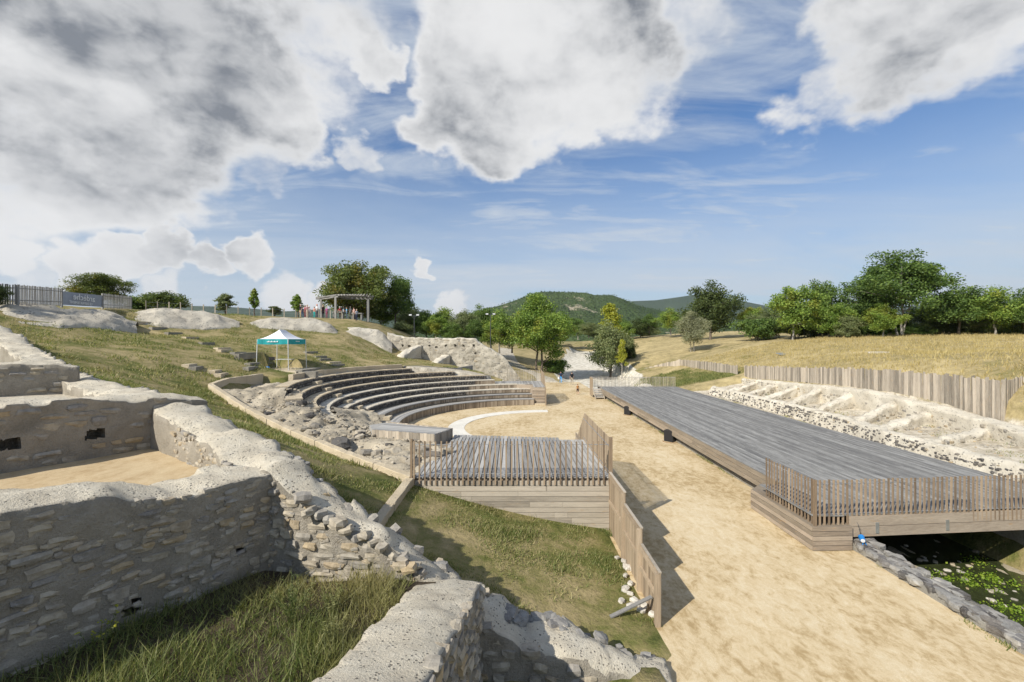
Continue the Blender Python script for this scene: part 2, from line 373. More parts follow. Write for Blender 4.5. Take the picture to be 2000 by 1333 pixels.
# ------------------------------------------------------------------ terrain heights
TC = Vector((3.0, 30.9, 0))                      # centre of the theatre
RR = [10.4, 11.6, 12.8, 13.55, 14.3, 15.0, 15.7, 16.4]
RZ = [.56, .88, 1.24, 1.62, 2.03, 2.45, 2.87, 3.30]
RIM = 17.1
WL = [(2.75, 7.75), (-2.4, 8.0), (-3.4, 8.0), (-4.2, 8.25), (-5.2, 8.8), (-6.4, 9.7), (-9, 11.6), (-11.6, 13.1), (-15.2, 15.6), (-21, 19.5), (-27, 23), (-40, 30)]
CP = [(-3, 13.7, 1.45), (-6, 15.9, 1.62), (-8.9, 18.3, 1.95), (-12.2, 20.8, 2.45), (-16, 23.8, 3.35), (-15.3, 28.7, 3.6), (-14.4, 31.5, 3.62), (-9.5, 43.4, 3.5), (-13, 38, 3.6), (-4.4, 46.6, 2.75), (-1.6, 49, 1.9),
      (2.8, 8.2, .03), (0, 8.6, .45), (-1.2, 9, .85), (-2.4, 9, 1.2), (-4, 9.3, 2.1), (-5.5, 10, 3.0), (-7.5, 11.4, 3.55), (-9.85, 12.6, 4.0), (-12, 14, 4.2), (-16, 16.8, 4.45), (-3.2, 10.9, 1.35),
      (0, 14, .55), (3, 14, 0), (3, 11, .02), (1.5, 11, .2), (0, 11, .5),
      (-20.5, 25, 4.9), (-19, 31, 4.75), (-17.5, 37, 4.6), (-14.5, 44, 4.4), (-20.8, 20.3, 5.1), (-26.5, 24.5, 6.2), (-27.3, 27, 6.45), (-24, 33, 5.9), (-28.7, 34, 6.45), (-27.9, 40, 7.05), (-22.8, 46, 6.85), (-18.4, 48, 6.4), (-16.9, 50, 6.1), (-13.5, 51, 4.5), (-7.6, 52, 3.2), (-1.1, 51, 1.4), (-3.5, 51.5, 2.2),
      (-30.6, 30, 8.0), (-33.7, 39, 8.35), (-30.5, 43, 8.2), (-24, 48.5, 7.8), (-17.3, 53, 7.0), (-20, 52, 7.4), (-34, 28, 8.3), (-38, 46, 8.9), (-41, 52, 9.3), (-33.4, 56, 8.85), (-25.2, 59, 8.75), (-19.2, 58, 8.2), (-16.7, 62, 7.6), (-45, 35, 9), (-55, 60, 9.5), (-30, 75, 8.5), (-12, 60, 4.8), (-8, 70, 4.3), (-4, 62, 2.2), (0, 58, .8), (-20, 90, 6), (-55, 90, 9),
      (3, 52, .3), (4, 58, .1), (6, 62, .0), (6, 45, 0), (6, 30, 0), (6, 15, 0), (8, 5, 0), (3, 3, 0), (7, 70, .2), (5, 80, .9), (0, 80, 1.6), (2, 95, 2.6), (-6, 85, 3.4), (-8, 110, 4.5),
      (12, 65, -.2), (13, 80, .1), (14, 96, .6), (18, 115, 2.0), (20, 72, .7), (24, 60, 1.5), (22, 53, 1.3), (20, 85, 2.4), (26, 82, 3.2), (26, 120, 4.6), (6, 110, 3.0),
      (17, 10, .4), (17, 30, .4), (17, 45, .4), (19, 20, .5), (19, 35, .5), (20, 50, 1.2), (24, 22, 2.1), (24, 31, 2.4), (24, 40, 2.0), (24.5, 47, 1.9),
      (25.5, 22, 3.3), (25.5, 31, 3.4), (25.5, 40, 2.9), (26, 48, 2.6), (28, 60, 3.1), (30, 45, 4.0), (31.5, 80, 3.8), (43, 70, 5.9), (55, 65, 6.5), (67, 60, 6.6), (40, 40, 4.7), (40, 20, 4.3), (60, 35, 5.4), (38, 95, 5.6), (70, 90, 7.2), (20, -10, .4), (40, -10, 3), (-20, 0, 3), (-40, -10, 5), (-5, -10, 0), (80, 20, 6)]
_C = np.array(CP); 
def _phi(d2): return 0.5*d2*np.log(d2+1e-9)
def _tps():
    n = len(_C); K = _phi(((_C[:, None, :2]-_C[None, :, :2])**2).sum(2)) + np.eye(n)*2.0
    Pm = np.c_[np.ones(n), _C[:, :2]]; A = np.zeros((n+3, n+3)); A[:n, :n] = K; A[:n, n:] = Pm; A[n:, :n] = Pm.T
    return np.linalg.solve(A, np.r_[_C[:, 2], 0, 0, 0])
_W = _tps()
def tps(X, Y):
    X = np.asarray(X, float); Y = np.asarray(Y, float); sh = X.shape; x = X.ravel(); y = Y.ravel(); out = np.zeros(len(x))
    for i in range(0, len(x), 20000):
        a, b = x[i:i+20000], y[i:i+20000]
        out[i:i+20000] = _phi((a[:, None]-_C[:, 0])**2+(b[:, None]-_C[:, 1])**2) @ _W[:-3] + _W[-3] + _W[-2]*a + _W[-1]*b
    return out.reshape(sh)
def smst(a, b, v): u = np.clip((v-a)/(b-a), 0, 1); return u*u*(3-2*u)
_wx = np.array([p[0] for p in WL][::-1]); _wy = np.array([p[1] for p in WL][::-1])
def wallY(X): return np.interp(X, _wx, _wy)
def bedX(Y): return np.interp(Y, [0, 52, 66, 80, 100, 125, 160], [12.95, 12.95, 13.2, 14, 15.5, 20, 26])
def bedW(Y): return np.interp(Y, [0, 52, 58, 70, 90, 120, 160], [2.85, 2.85, 3.2, 4.6, 4.2, 3.2, 2.0])
def rock_h(X, Y): return idw(ROCKP, X, Y)
ROCKP = np.array([(-3.2, 14.5, 1.2), (-2.6, 15.5, 1.35), (-6, 16.6, 1.5), (-8.9, 18.9, 1.75), (-12, 21.4, 2.25), (-15.3, 24.4, 3.1), (-14.6, 27.6, 3.25), (-13.3, 27.3, 3.0), (-12.4, 24.8, 3.2), (-10.9, 22.7, 2.8), (-9.7, 22.3, 2.42), (-8.8, 22.2, 2.05), (-9.4, 25.5, 1.9), (-10.2, 27.6, 1.72), (-9.6, 29.2, 1.1), (-8.4, 29.5, .8), (-7.3, 25, 1.2), (-6.6, 21.0, 1.75), (-6.2, 19.2, 1.8), (-4.6, 18.4, 1.75), (-3.3, 18.0, 1.7), (-2.7, 17, 1.7), (-4, 16, 1.65), (-7, 24, 1.45), (-5.5, 23.5, .7), (-9, 20.5, 1.95), (-12, 23, 2.5)])
def idw(P, X, Y):
    X = np.asarray(X, float); Y = np.asarray(Y, float)
    d2 = (X[..., None]-P[:, 0])**2+(Y[..., None]-P[:, 1])**2; w = 1/(d2+.35)**1.7
    return (w*P[:, 2]).sum(-1)/w.sum(-1)
KERB = [(-15.4, 28.4), (-15.9, 24.0), (-12.25, 21.15), (-8.9, 18.55), (-6, 16.35), (-3.05, 14.1)]
def in_rock(X, Y):
    k0 = np.interp(X, [p[0] for p in KERB[1:]], [p[1] for p in KERB[1:]])
    r = np.hypot(X-3, Y-30.9); ph = np.degrees(np.arctan2(Y-30.9, 3-X))
    return (Y > k0) & (X > -16) & (X < -1) & (Y < np.where(X < -13.2, 28.6, 30)) & (ph < 5) & ~((X > -3) & (Y > 13))
def height(X, Y):
    """terrain height, arrays"""
    X = np.asarray(X, float); Y = np.asarray(Y, float)
    z = tps(np.clip(X, -60, 80), np.clip(Y, -10, 130))
    dist = np.hypot(X, Y-30); z = z + (5.0-z)*smst(110, 230, dist)
    r = np.hypot(X-3, Y-30.9); ph = np.degrees(np.arctan2(Y-30.9, 3-X))
    # fine undulation
    z = z + .10*np.sin(X*.9+1.3*np.sin(Y*.5))*np.sin(Y*.8+X*.3) * smst(18, 26, r)*.6
    # lower everything inside the bowl
    bowl = np.interp(r, [10.2, 10.6]+[a for a in RR[1:]]+[RIM], [-.15, .1]+[a-.35 for a in RZ[:-1]]+[2.7])
    inb = (r < RIM) & (X < 3.0) & (ph > -36)
    endr = np.interp(ph, [40, 46, 56, 66, 72, 90], [17.2, 16.2, 15.8, 15.2, 14.6, 13.8])
    z = np.where(inb & (r < endr), np.minimum(z, bowl), z)
    z = np.where((r < 10.5) & (X < 3.2), -.15, z)
    z = np.where(in_rock(X, Y), np.minimum(z, rock_h(X, Y)-np.where(X < -13, .28, .8)), z)
    # near wing footprint and flat sand street
    z = np.where((X > -3.2) & (X < 3) & (Y > 14.15) & (Y < 20.5), np.minimum(z, .6), z)
    z = np.where((X > -2.2) & (X < 3) & (Y > 41.4) & (Y < 47.6), np.minimum(z, .8), z)
    z = np.where((X >= 2.98) & (X < 9.9) & (Y > 3) & (Y < 64), -.12, z)
    z = np.where((Y < 8.2) & (X > 1.2) & (X < 9.9), -.12, z)
    # in front of the sloping wall: chamber ground
    z = np.where((Y < wallY(X)) & (X < 2.7) & (Y > -60), np.where(X > -.9, .35, np.where(X > -4.2, 1.0, 1.0+np.clip(-4.2-X, 0, 8)*.1)), z)
    xw = np.interp(Y, [13, 18.5, 23, 27.5, 35.5, 46.3], [18.7, 18.8, 19.1, 20, 20.3, 20.5]); pb = np.interp(Y, [13, 17, 22.6, 26, 29, 34, 40, 48], [1.3, 1.5, 1.75, 2.1, 2.4, 2.4, 2.1, 1.8])
    u = np.clip((X-xw)/(24.3-xw), 0, 1); bay = .74+.45*u+(pb-1.19)*smst(.90, 1.0, u)+.04*np.sin(X*3+Y*2.1)*np.sin(Y*1.3)
    k = smst(50, 46.5, Y)*smst(6, 9, Y) if False else (1-smst(46, 49, Y))*smst(6, 9, Y)
    z = np.where((X > 15.9) & (X <= xw), z+(.42-z)*k, z); z = np.where((X > xw) & (X < 24.45), z+(bay-z)*k, z)
    z = np.where((X > -18.9) & (X < -14.6) & (Y > 30.6) & (Y < 35.6), np.minimum(z, 3.66), z)
    # stream channel
    bx = bedX(Y); bw = bedW(Y); d = np.abs(X-bx)
    soft = np.interp(Y, [50, 58, 75], [.02, .6, 2.2])
    bedz = np.interp(Y, [-20, 50, 64, 80, 100, 125, 160], [-1.32, -1.32, -1.2, -.6, .5, 2.0, 4.5])
    w = 1-smst(0, 1, (d-bw)/soft)
    w = np.where((Y > -60) & (Y < 150), w, 0)
    z = np.where(w > 0, z+(np.minimum(bedz, z)-z)*w, z)
    return z
def hz(x, y): return float(height(np.array([x]), np.array([y]))[0])
def hit(px, py, y0=9.0, y1=140, fn=None):
    """where the line of sight through a photo pixel meets the terrain"""
    Y = np.linspace(y0, y1, 2600); X = (px-CX)/FPX*Y; Z = CAMZ+(CY-py)/FPX*Y
    H = (fn or height)(X, Y); k = np.where(Z <= H)[0]
    i = k[0] if len(k) else len(Y)-1
    return Vector((X[i], Y[i], H[i]))

# ------------------------------------------------------------------ ground sheet
def m_ground():
    m, t = mat_new('ground'); p = POS(t)
    at = t.add('ShaderNodeAttribute'); at.attribute_name = 'zone'; sp = t.add('ShaderNodeSeparateColor'); t.set(sp.inputs[0], at.outputs['Color'])
    dry, pth, bed = sp.outputs[0], sp.outputs[1], sp.outputs[2]
    n = t.noise(p, .55, 6, .62, .4); f = t.noise(p, 9, 5, .7); n2 = t.noise(p, 2.2, 5, .65, .6); b = t.noise(p, .16, 3, .5)
    v = t.math('ADD', t.math('MULTIPLY', n, .55), t.math('ADD', t.math('MULTIPLY', n2, .40), t.math('MULTIPLY', f, .22)))
    v = t.math('ADD', v, t.math('MULTIPLY', t.math('SUBTRACT', dry, .5), .34))
    v = t.math('ADD', v, t.math('MULTIPLY', t.math('SUBTRACT', b, .5), .45)); v = t.math('ADD', v, t.math('MULTIPLY', t.math('SUBTRACT', t.noise(p, 1.1, 4, .7, .8), .5), .45))
    c = t.ramp(v, [(.36, (.075, .092, .026)), (.48, (.15, .155, .048)), (.58, (.235, .205, .088)), (.70, (.34, .275, .145)), (.84, (.45, .365, .19)), (1.0, (.55, .45, .26))])
    g2 = t.noise(p, 28, 4, .75); c = t.mix(t.ss(g2, .5, .68, 0, .55), c, t.mix(1.0, c, (.42, .42, .36), 'MULTIPLY')); c = t.mix(t.ss(f, .5, .72, 0, .45), c, t.mix(1.0, c, (.45, .45, .40), 'MULTIPLY'))
    pc = t.ramp(t.math('ADD', t.math('MULTIPLY', n2, .6), t.math('MULTIPLY', f, .4)), [(.34, (.24, .21, .16)), (.46, (.42, .37, .29)), (.58, (.57, .52, .43)), (.75, (.67, .62, .53))]); c = t.mix(t.ss(t.math('ADD', pth, t.math('MULTIPLY', n2, .3)), .55, .75), c, pc)
    v2 = t.voro(p, 1.6); bc = t.mix(v2.outputs['Distance'], (.78, .74, .66), (.36, .33, .26))
    c = t.mix(t.ss(t.math('ADD', bed, t.math('MULTIPLY', n2, .3)), .55, .75), c, bc)
    finish(t, c, .95, t.math('ADD', f, n2), .8, .06, .1)
m_ground()
def axis(lo, hi, step, far):
    a = list(np.arange(lo, hi+1e-6, step)); s = step; v = a[-1]
    while v < far: s *= 1.35; v += s; a.append(v)
    s = step; v = a[0]; pre = []
    while v > -far: s *= 1.35; v -= s; pre.append(v)
    return np.array(pre[::-1]+a)
ax = axis(-42, 70, .4, 9000); ay = axis(-6, 100, .4, 9000)
GX, GY = np.meshgrid(ax, ay); GZ = height(GX, GY)
V = np.c_[GX.ravel(), GY.ravel(), GZ.ravel()]; nx, ny = len(ax), len(ay)
idx = np.arange(nx*ny).reshape(ny, nx); Fq = np.stack([idx[:-1, :-1], idx[:-1, 1:], idx[1:, 1:], idx[1:, :-1]], -1).reshape(-1, 4)
gm = bpy.data.meshes.new('ground'); gm.vertices.add(len(V)); gm.vertices.foreach_set('co', V.astype(np.float32).ravel())
gm.loops.add(Fq.size); gm.loops.foreach_set('vertex_index', Fq.astype(np.int32).ravel()); gm.polygons.add(len(Fq))
gm.polygons.foreach_set('loop_start', np.arange(0, Fq.size, 4, dtype=np.int32)); gm.polygons.foreach_set('loop_total', np.full(len(Fq), 4, dtype=np.int32))
gm.update(); gm.materials.append(MATS['ground']); gm.polygons.foreach_set('use_smooth', np.ones(len(Fq), dtype=bool))
def path_w(X, Y):
    cy = np.array([62, 68, 76, 86, 96, 108]); cxp = np.array([5.2, 4.6, 1.5, -.5, -1.2, -1.5])
    d = np.abs(X-np.interp(Y, cy, cxp)); return (1-smst(1.2, 1.9, d))*((Y > 61.5) & (Y < 112))
r_ = np.hypot(GX-3, GY-30.9)
dry = np.full(GX.shape, .42)
dry = np.where((GX < 3) & (r_ > 17) & (GY > 33), .66, dry)                    # browner turf on the far part of the bank
dry = np.where((GX < -18), np.where(GY > 33, .60, .46), dry)
dry = np.where(GX > 22, .98, dry); dry = np.where((GX > 17) & (GX <= 22), .85, dry)
dry = np.where((GX > -3.5) & (GX < 3) & (GY < 14.2) & (GY > 8), .47, dry)
dry = np.where((GY > 62), np.maximum(dry, .85), dry)
dry = np.where((GX > 17) & (GX < 27) & (GY > 50) & (GY < 66), .35, dry)
dry = np.where(np.hypot(GX, GY) > 150, .6, dry)
inbowl = (r_ < 17.2) & (GX < 3) & (GY > 20)
bedw = (np.abs(GX-bedX(GY)) < bedW(GY)+np.interp(GY, [50, 58, 75, 100], [.05, 1.5, 2.2, 1.5])) & (GY > 50) & (GY < 130)
zone = np.zeros((nx*ny, 4), dtype=np.float32); zone[:, 0] = dry.ravel(); zone[:, 3] = 1
zone[:, 1] = np.maximum(path_w(GX, GY), np.where(inbowl, .9, 0)).ravel(); bays = np.where((GX > 17.4) & (GX < 24.4) & (GY > 8) & (GY < 47.5), .62, 0)
zone[:, 1] = np.maximum(zone[:, 1], bays.ravel()); zone[:, 2] = bedw.astype(float).ravel()
ca = gm.color_attributes.new('zone', 'FLOAT_COLOR', 'POINT'); ca.data.foreach_set('color', zone.ravel())
kind(link('ground', gm), 'structure')

# sand street and orchestra floor (one sheet), slightly uneven
def sheet(name, mat, xs, ys, inside, zf, k='structure'):
    mb = MB(); ids = {}
    def vid(i, j):
        if (i, j) not in ids: ids[i, j] = len(mb.V); mb.V.append((xs[i], ys[j], zf(xs[i], ys[j])))
        return ids[i, j]
    for i in range(len(xs)-1):
        for j in range(len(ys)-1):
            if inside((xs[i]+xs[i+1])/2, (ys[j]+ys[j+1])/2): mb.face([vid(i, j), vid(i+1, j), vid(i+1, j+1), vid(i, j+1)])
    return kind(link(name, mb.mesh(name, [mat], True)), k)
sheet('sand_floor', 'sand', np.arange(-8, 9.75, .25), np.arange(2.6, 64.5, .3),
      lambda x, y: (x > 2.72 + (0 if y > 8.6 else .25*math.sin(y*5)-(8.6-y)*.5) and x < 9.62) or (math.hypot(x-3, y-30.9) < 10.55 and x < 3.2), lambda x, y: .012*N1((x, y, 0), .8))
def ring(r0, r1, z0, z1, a0, a1, n, m=0, mb=None):
    """solid ring sector; angle 0 looks to -X from the theatre centre, positive away from the camera"""
    mb = mb or MB(); b = len(mb.V)
    for i in range(n+1):
        a = a0+(a1-a0)*i/n; c, s = math.cos(a), math.sin(a)
        for (r, z) in ((r0, z0), (r1, z0), (r1, z1), (r0, z1)): mb.V.append((TC.x-r*c, TC.y+r*s, z))
    for i in range(n):
        for k in range(4):
            q = b+i*4; mb.face([q+k, q+4+k, q+4+(k+1) % 4, q+(k+1) % 4], m)
    mb.face([b, b+1, b+2, b+3], m); q = b+n*4; mb.face([q+3, q+2, q+1, q], m)
    return mb
tag(link('orchestra_band', ring(6.2, 7.3, -.05, .022, R(-75), R(89.5), 70).mesh('orchestra_band', ['white_band'])), 'curved white stone band set flat in the orchestra sand', 'stone band')

# ------------------------------------------------------------------ seat rows
FAR = [84.5, 84.5, 84.5, 84.8, 71, 68, 57, 42]; NEAR = [-38, -1, 0, -9, -34, -32, -29, -20]
WOODFROM = [-90, -90, 55, 58, 62, 200, 200, 200]
RLAB = ['lowest curved wooden bench, directly bordering the sandy orchestra', 'second curved wooden bench up from the orchestra sand', 'third curved row up, dark stone face turning to planks at its far end',
        'fourth curved row up, level with the wooden wing decks', 'fifth curved row up, its near end a wooden box by the railed deck', 'sixth curved row up, dark stone face ending ruined',
        'seventh curved row up, second from the top, dark stones under pale coping', 'topmost curved row of dark stones under the limestone kerb']
def row_stone_face(k, a0, a1, rr):
    mb = MB(); h = RZ[k]-RZ[k-1]-.07; nrow = 2 if h < .5 else 3; ch = h/nrow
    for c in range(nrow):
        a = a0
        while a < a1:
            L = rr.uniform(.16, .34); da = L/RR[k]; am = a+da/2; a += da+.02/RR[k]
            src = STONES['basalt'][rr.randrange(9)]
            M = TR(TC.x-(RR[k]+.005)*math.cos(am), TC.y+(RR[k]+.005)*math.sin(am), RZ[k-1]+ch*(c+.5)+.005, math.pi/2-am + rr.uniform(-.08, .08)) @ Matrix.Diagonal((L*.98, .16, ch*.96, 1))
            mb.add([M @ v.co for v in src.vertices], [list(p.vertices) for p in src.polygons])
    return mb
rr = random.Random(3)
for k in range(8):
    a0, a1 = R(NEAR[k]), R(FAR[k]); aw = R(WOODFROM[k])
    base = (TC.x-RR[k], TC.y, RZ[k-1] if k else 0)
    t = thing('seat_row', RLAB[k], 'seat row', base, 'curved seating rows of the theatre')
    zb = RZ[k-1]-.3 if k else -.1; rout = RR[k+1]+.1 if k < 7 else RIM
    n = int((a1-a0)*RR[k]/.35)
    wood_top = k < 2
    part('core', ring(RR[k]+.05, rout, zb, RZ[k]-.06, a0, a1, n).mesh('core', ['mortar_wall']), t)
    # coping / bench top
    if wood_top:
        mb = MB(); m_ = int((a1-a0)*RR[k]/.30)
        for j in range(4):
            ring(RR[k]-.03+j*.16, RR[k]+.115+j*.16, RZ[k]-.058, RZ[k], a0, a1, m_//2, 0, mb)
        part('bench_boards', mb.mesh('bench_boards', ['wood_wing_deck']), t)
        ring_rest = ring(RR[k]+.62, rout, RZ[k]-.2, RZ[k]-.062, a0, a1, n); part('walkway', ring_rest.mesh('walkway', ['kerbstone']), t)
    else:
        mb = MB(); a = a0
        while a < a1-.005:
            da = rr.uniform(.7, 1.3)/RR[k]; b_ = min(a+da, a1); ring(RR[k]-.03, rout-.05, RZ[k]-.062, RZ[k]+rr.uniform(-.006, .01), a, b_-.004, 4, 0, mb); a = b_
        part('coping', mb.mesh('coping', ['kerbstone' if k > 4 else 'mortar_pale']), t)
    s1 = min(a1, aw)
    if s1 > a0 and k >= 2: kind(part('stone_facing', row_stone_face(k, a0, s1, rr).mesh('stone_facing', ['basalt'], True), t), 'stuff')
    if aw < a1:
        mb = MB(); a = max(a0, aw); zlo = (RZ[k-1] if k else 0)+.01
        while a < a1-.002:
            da = .118/RR[k]; ring(RR[k]-.012+rr.uniform(-.006, .006), RR[k]+.045, zlo, RZ[k]-.065, a, min(a+da*.93, a1), 1, 0, mb); a += da
        kind(part('plank_facing', mb.mesh('plank_facing', ['wood_bench']), t), 'stuff')
# stair blocks on the axis, one against every row
for k in range(1, 8):
    x = TC.x-RR[k]+.2; z0 = RZ[k-1]; h = (RZ[k]-z0)*.5
    mb = MB(); mb.box((-.22, -.42, -.05), (.22, .42, h)); o = link('stair_block', mb.mesh('stair_block', ['kerbstone']), None, TR(x, TC.y-.2+rr.uniform(-.1, .1), z0, rr.uniform(-.05, .05)))
    tag(o, 'pale stone half-step block set against a curved seat row', 'stair block', 'stair blocks up the middle of the seating')

# limestone kerb behind the top row and along the near side
def kerb_run(name, label, pts, w, h, mat, seg=2.2, cat='kerb', name_p='kerb_block'):
    t = thing(name, label, cat, pts[0]); q = []
    for a, b in zip(pts[:-1], pts[1:]):
        a, b = Vector(a), Vector(b); L = (b-a).length; n = max(1, round(L/seg))
        for i in range(n): q.append((a.lerp(b, i/n), a.lerp(b, (i+1)/n)))
    for (a, b) in q:
        d = b-a; L = d.length; mb = MB(); nseg = 6; nz = Vector((-d.y, d.x, 0)).normalized()
        for i in range(nseg+1):
            p = a + d*(i/nseg) ; p = p + nz*rr.uniform(-.012, .012)
            if i == 0: p = p + d.normalized()*.012
            if i == nseg: p = p - d.normalized()*.012
            for (s, zz) in ((-.5, -.45), (.5, -.45), (.5, h-.02), (.44, h), (-.44, h), (-.5, h-.02)):
                v = p + nz*(w*s); mb.V.append((v.x, v.y, v.z+zz+(rr.uniform(-.012, .012) if zz > 0 else 0)))
        for i in range(nseg):
            for k in range(6): mb.face([i*6+k, i*6+(k+1) % 6, i*6+6+(k+1) % 6, i*6+6+k])
        mb.face([5, 4, 3, 2, 1, 0]); mb.face([nseg*6+k for k in range(6)])
        part(name_p, mb.mesh(name_p, [mat]), t)
    return t
kerb_run('stone_kerb', 'long pale limestone kerb between the lawn and the eroded rock slope', [(-15.9, 24.0, 3.3), (-12.25, 21.15, 2.45), (-8.9, 18.55, 1.93), (-6, 16.35, 1.6), (-3.05, 14.0, 1.42)], .26, .24, 'kerbstone')
kerb_run('stone_kerb', 'short straight kerb from the corner of the railed deck down to the ruined wall', [(-3.12, 13.9, 1.42), (-3.2, 9.6, 1.38)], .26, .2, 'kerbstone', 2.4)
kerb_run('stone_kerb', 'short kerb turning uphill beside the lawn steps below the canopy', [(-15.95, 24.1, 3.35), (-16.1, 25.7, 3.5), (-15.75, 28.6, 3.55)], .26, .2, 'kerbstone', 1.5)
kp = [(TC.x-17.25*math.cos(R(a)), TC.y+17.25*math.sin(R(a)), 3.3) for a in (-6, 2, 9, 16, 23, 29, 35, 40)]
kerb_run('stone_kerb', 'curved pale kerb of long blocks above the topmost seat row', kp, .3, .36, 'kerbstone', 2.0)
kb = [(TC.x-17.3*math.cos(R(a)), TC.y+17.3*math.sin(R(a)), z) for a, z in ((41, 3.3), (48, 3.22), (55, 3.0), (62, 2.85))] 
kb += [(-5.6, 47.5, 2.85), (-4.3, 49.5, 2.95)]
kerb_run('timber_edging', 'dark timber edging beam along the far lawn above the ruined rows', kb, .12, .2, 'wood_grey', 2.4, 'edging', 'beam')

# eroded rock slope between the rows and the long kerb
def rock_patch():
    xs = np.arange(-16.2, -1.9, .13); ys = np.arange(13.9, 30.2, .13)
    X, Y = np.meshgrid(xs, ys); Z = rock_h(X, Y); ok = in_rock(X, Y+.05)
    r = np.hypot(X-3, Y-30.9); ph = np.degrees(np.arctan2(Y-30.9, 3-X))
    for k in range(8):                                  # keep clear of the built rows
        ok &= ~((r > RR[k]+.0) & (r < (RR[k+1] if k < 7 else 17.0)) & (ph > NEAR[k]+1.0))
    ok &= ~((r < 10.4)); ok &= ~((X > -6.1) & (Y > 19.8) & (r < 13.5))
    mb = MB(); ids = {}
    def vid(j, i):
        if (j, i) not in ids:
            p = (X[j, i], Y[j, i], 0); n = .24*N1(p, .55, 4) + .30*(.35-abs(N1(p, 1.1, 4))) + .10*N1(p, 3.2, 3)
            ids[j, i] = len(mb.V); mb.V.append((X[j, i], Y[j, i], Z[j, i]+n-.06))
        return ids[j, i]
    for j in range(len(ys)-1):
        for i in range(len(xs)-1):
            if ok[j, i] and ok[j+1, i+1]: mb.face([vid(j, i), vid(j, i+1), vid(j+1, i+1), vid(j+1, i)])
    return mb.mesh('rock_slope', ['rock_slope'], True)
kind(link('rock_slope', rock_patch()), 'structure')
rb = random.Random(11)
for i in range(46):
    if i == 0: x, y, s = -6.75, 17.9, .55
    else:
        u = rb.random(); x = -3.2-9*u+rb.uniform(-.8, .8); y = np.interp(x, [p[0] for p in KERB[1:]], [p[1] for p in KERB[1:]])+rb.uniform(.5, 3.6)*(1 if x < -5 else .8); s = rb.uniform(.14, .38)
        if i > 34: x, y, s = rb.uniform(-3.4, -2.3), rb.uniform(15, 17.4), rb.uniform(.2, .45)
    if i and not bool(in_rock(np.array([x]), np.array([y]))[0]) and i <= 34: continue
    z = float(rock_h(np.array([x]), np.array([y]))[0])
    me = STONES['boulder' if i % 3 else 'basalt'][rb.randrange(9)]
    o = link('boulder', me, None, TR(x, y, z+s*.05, rb.uniform(0, 6), rb.uniform(-.3, .3), rb.uniform(-.3, .3)) @ Matrix.Diagonal((s*1.5, s*1.1, s*.75, 1)))
    if i == 0: tag(o, 'large round black boulder on the eroded rock slope', 'boulder')
    else: tag(o, 'weathered stone half buried in the eroded rock slope', 'boulder', 'stones of the eroded rock slope')

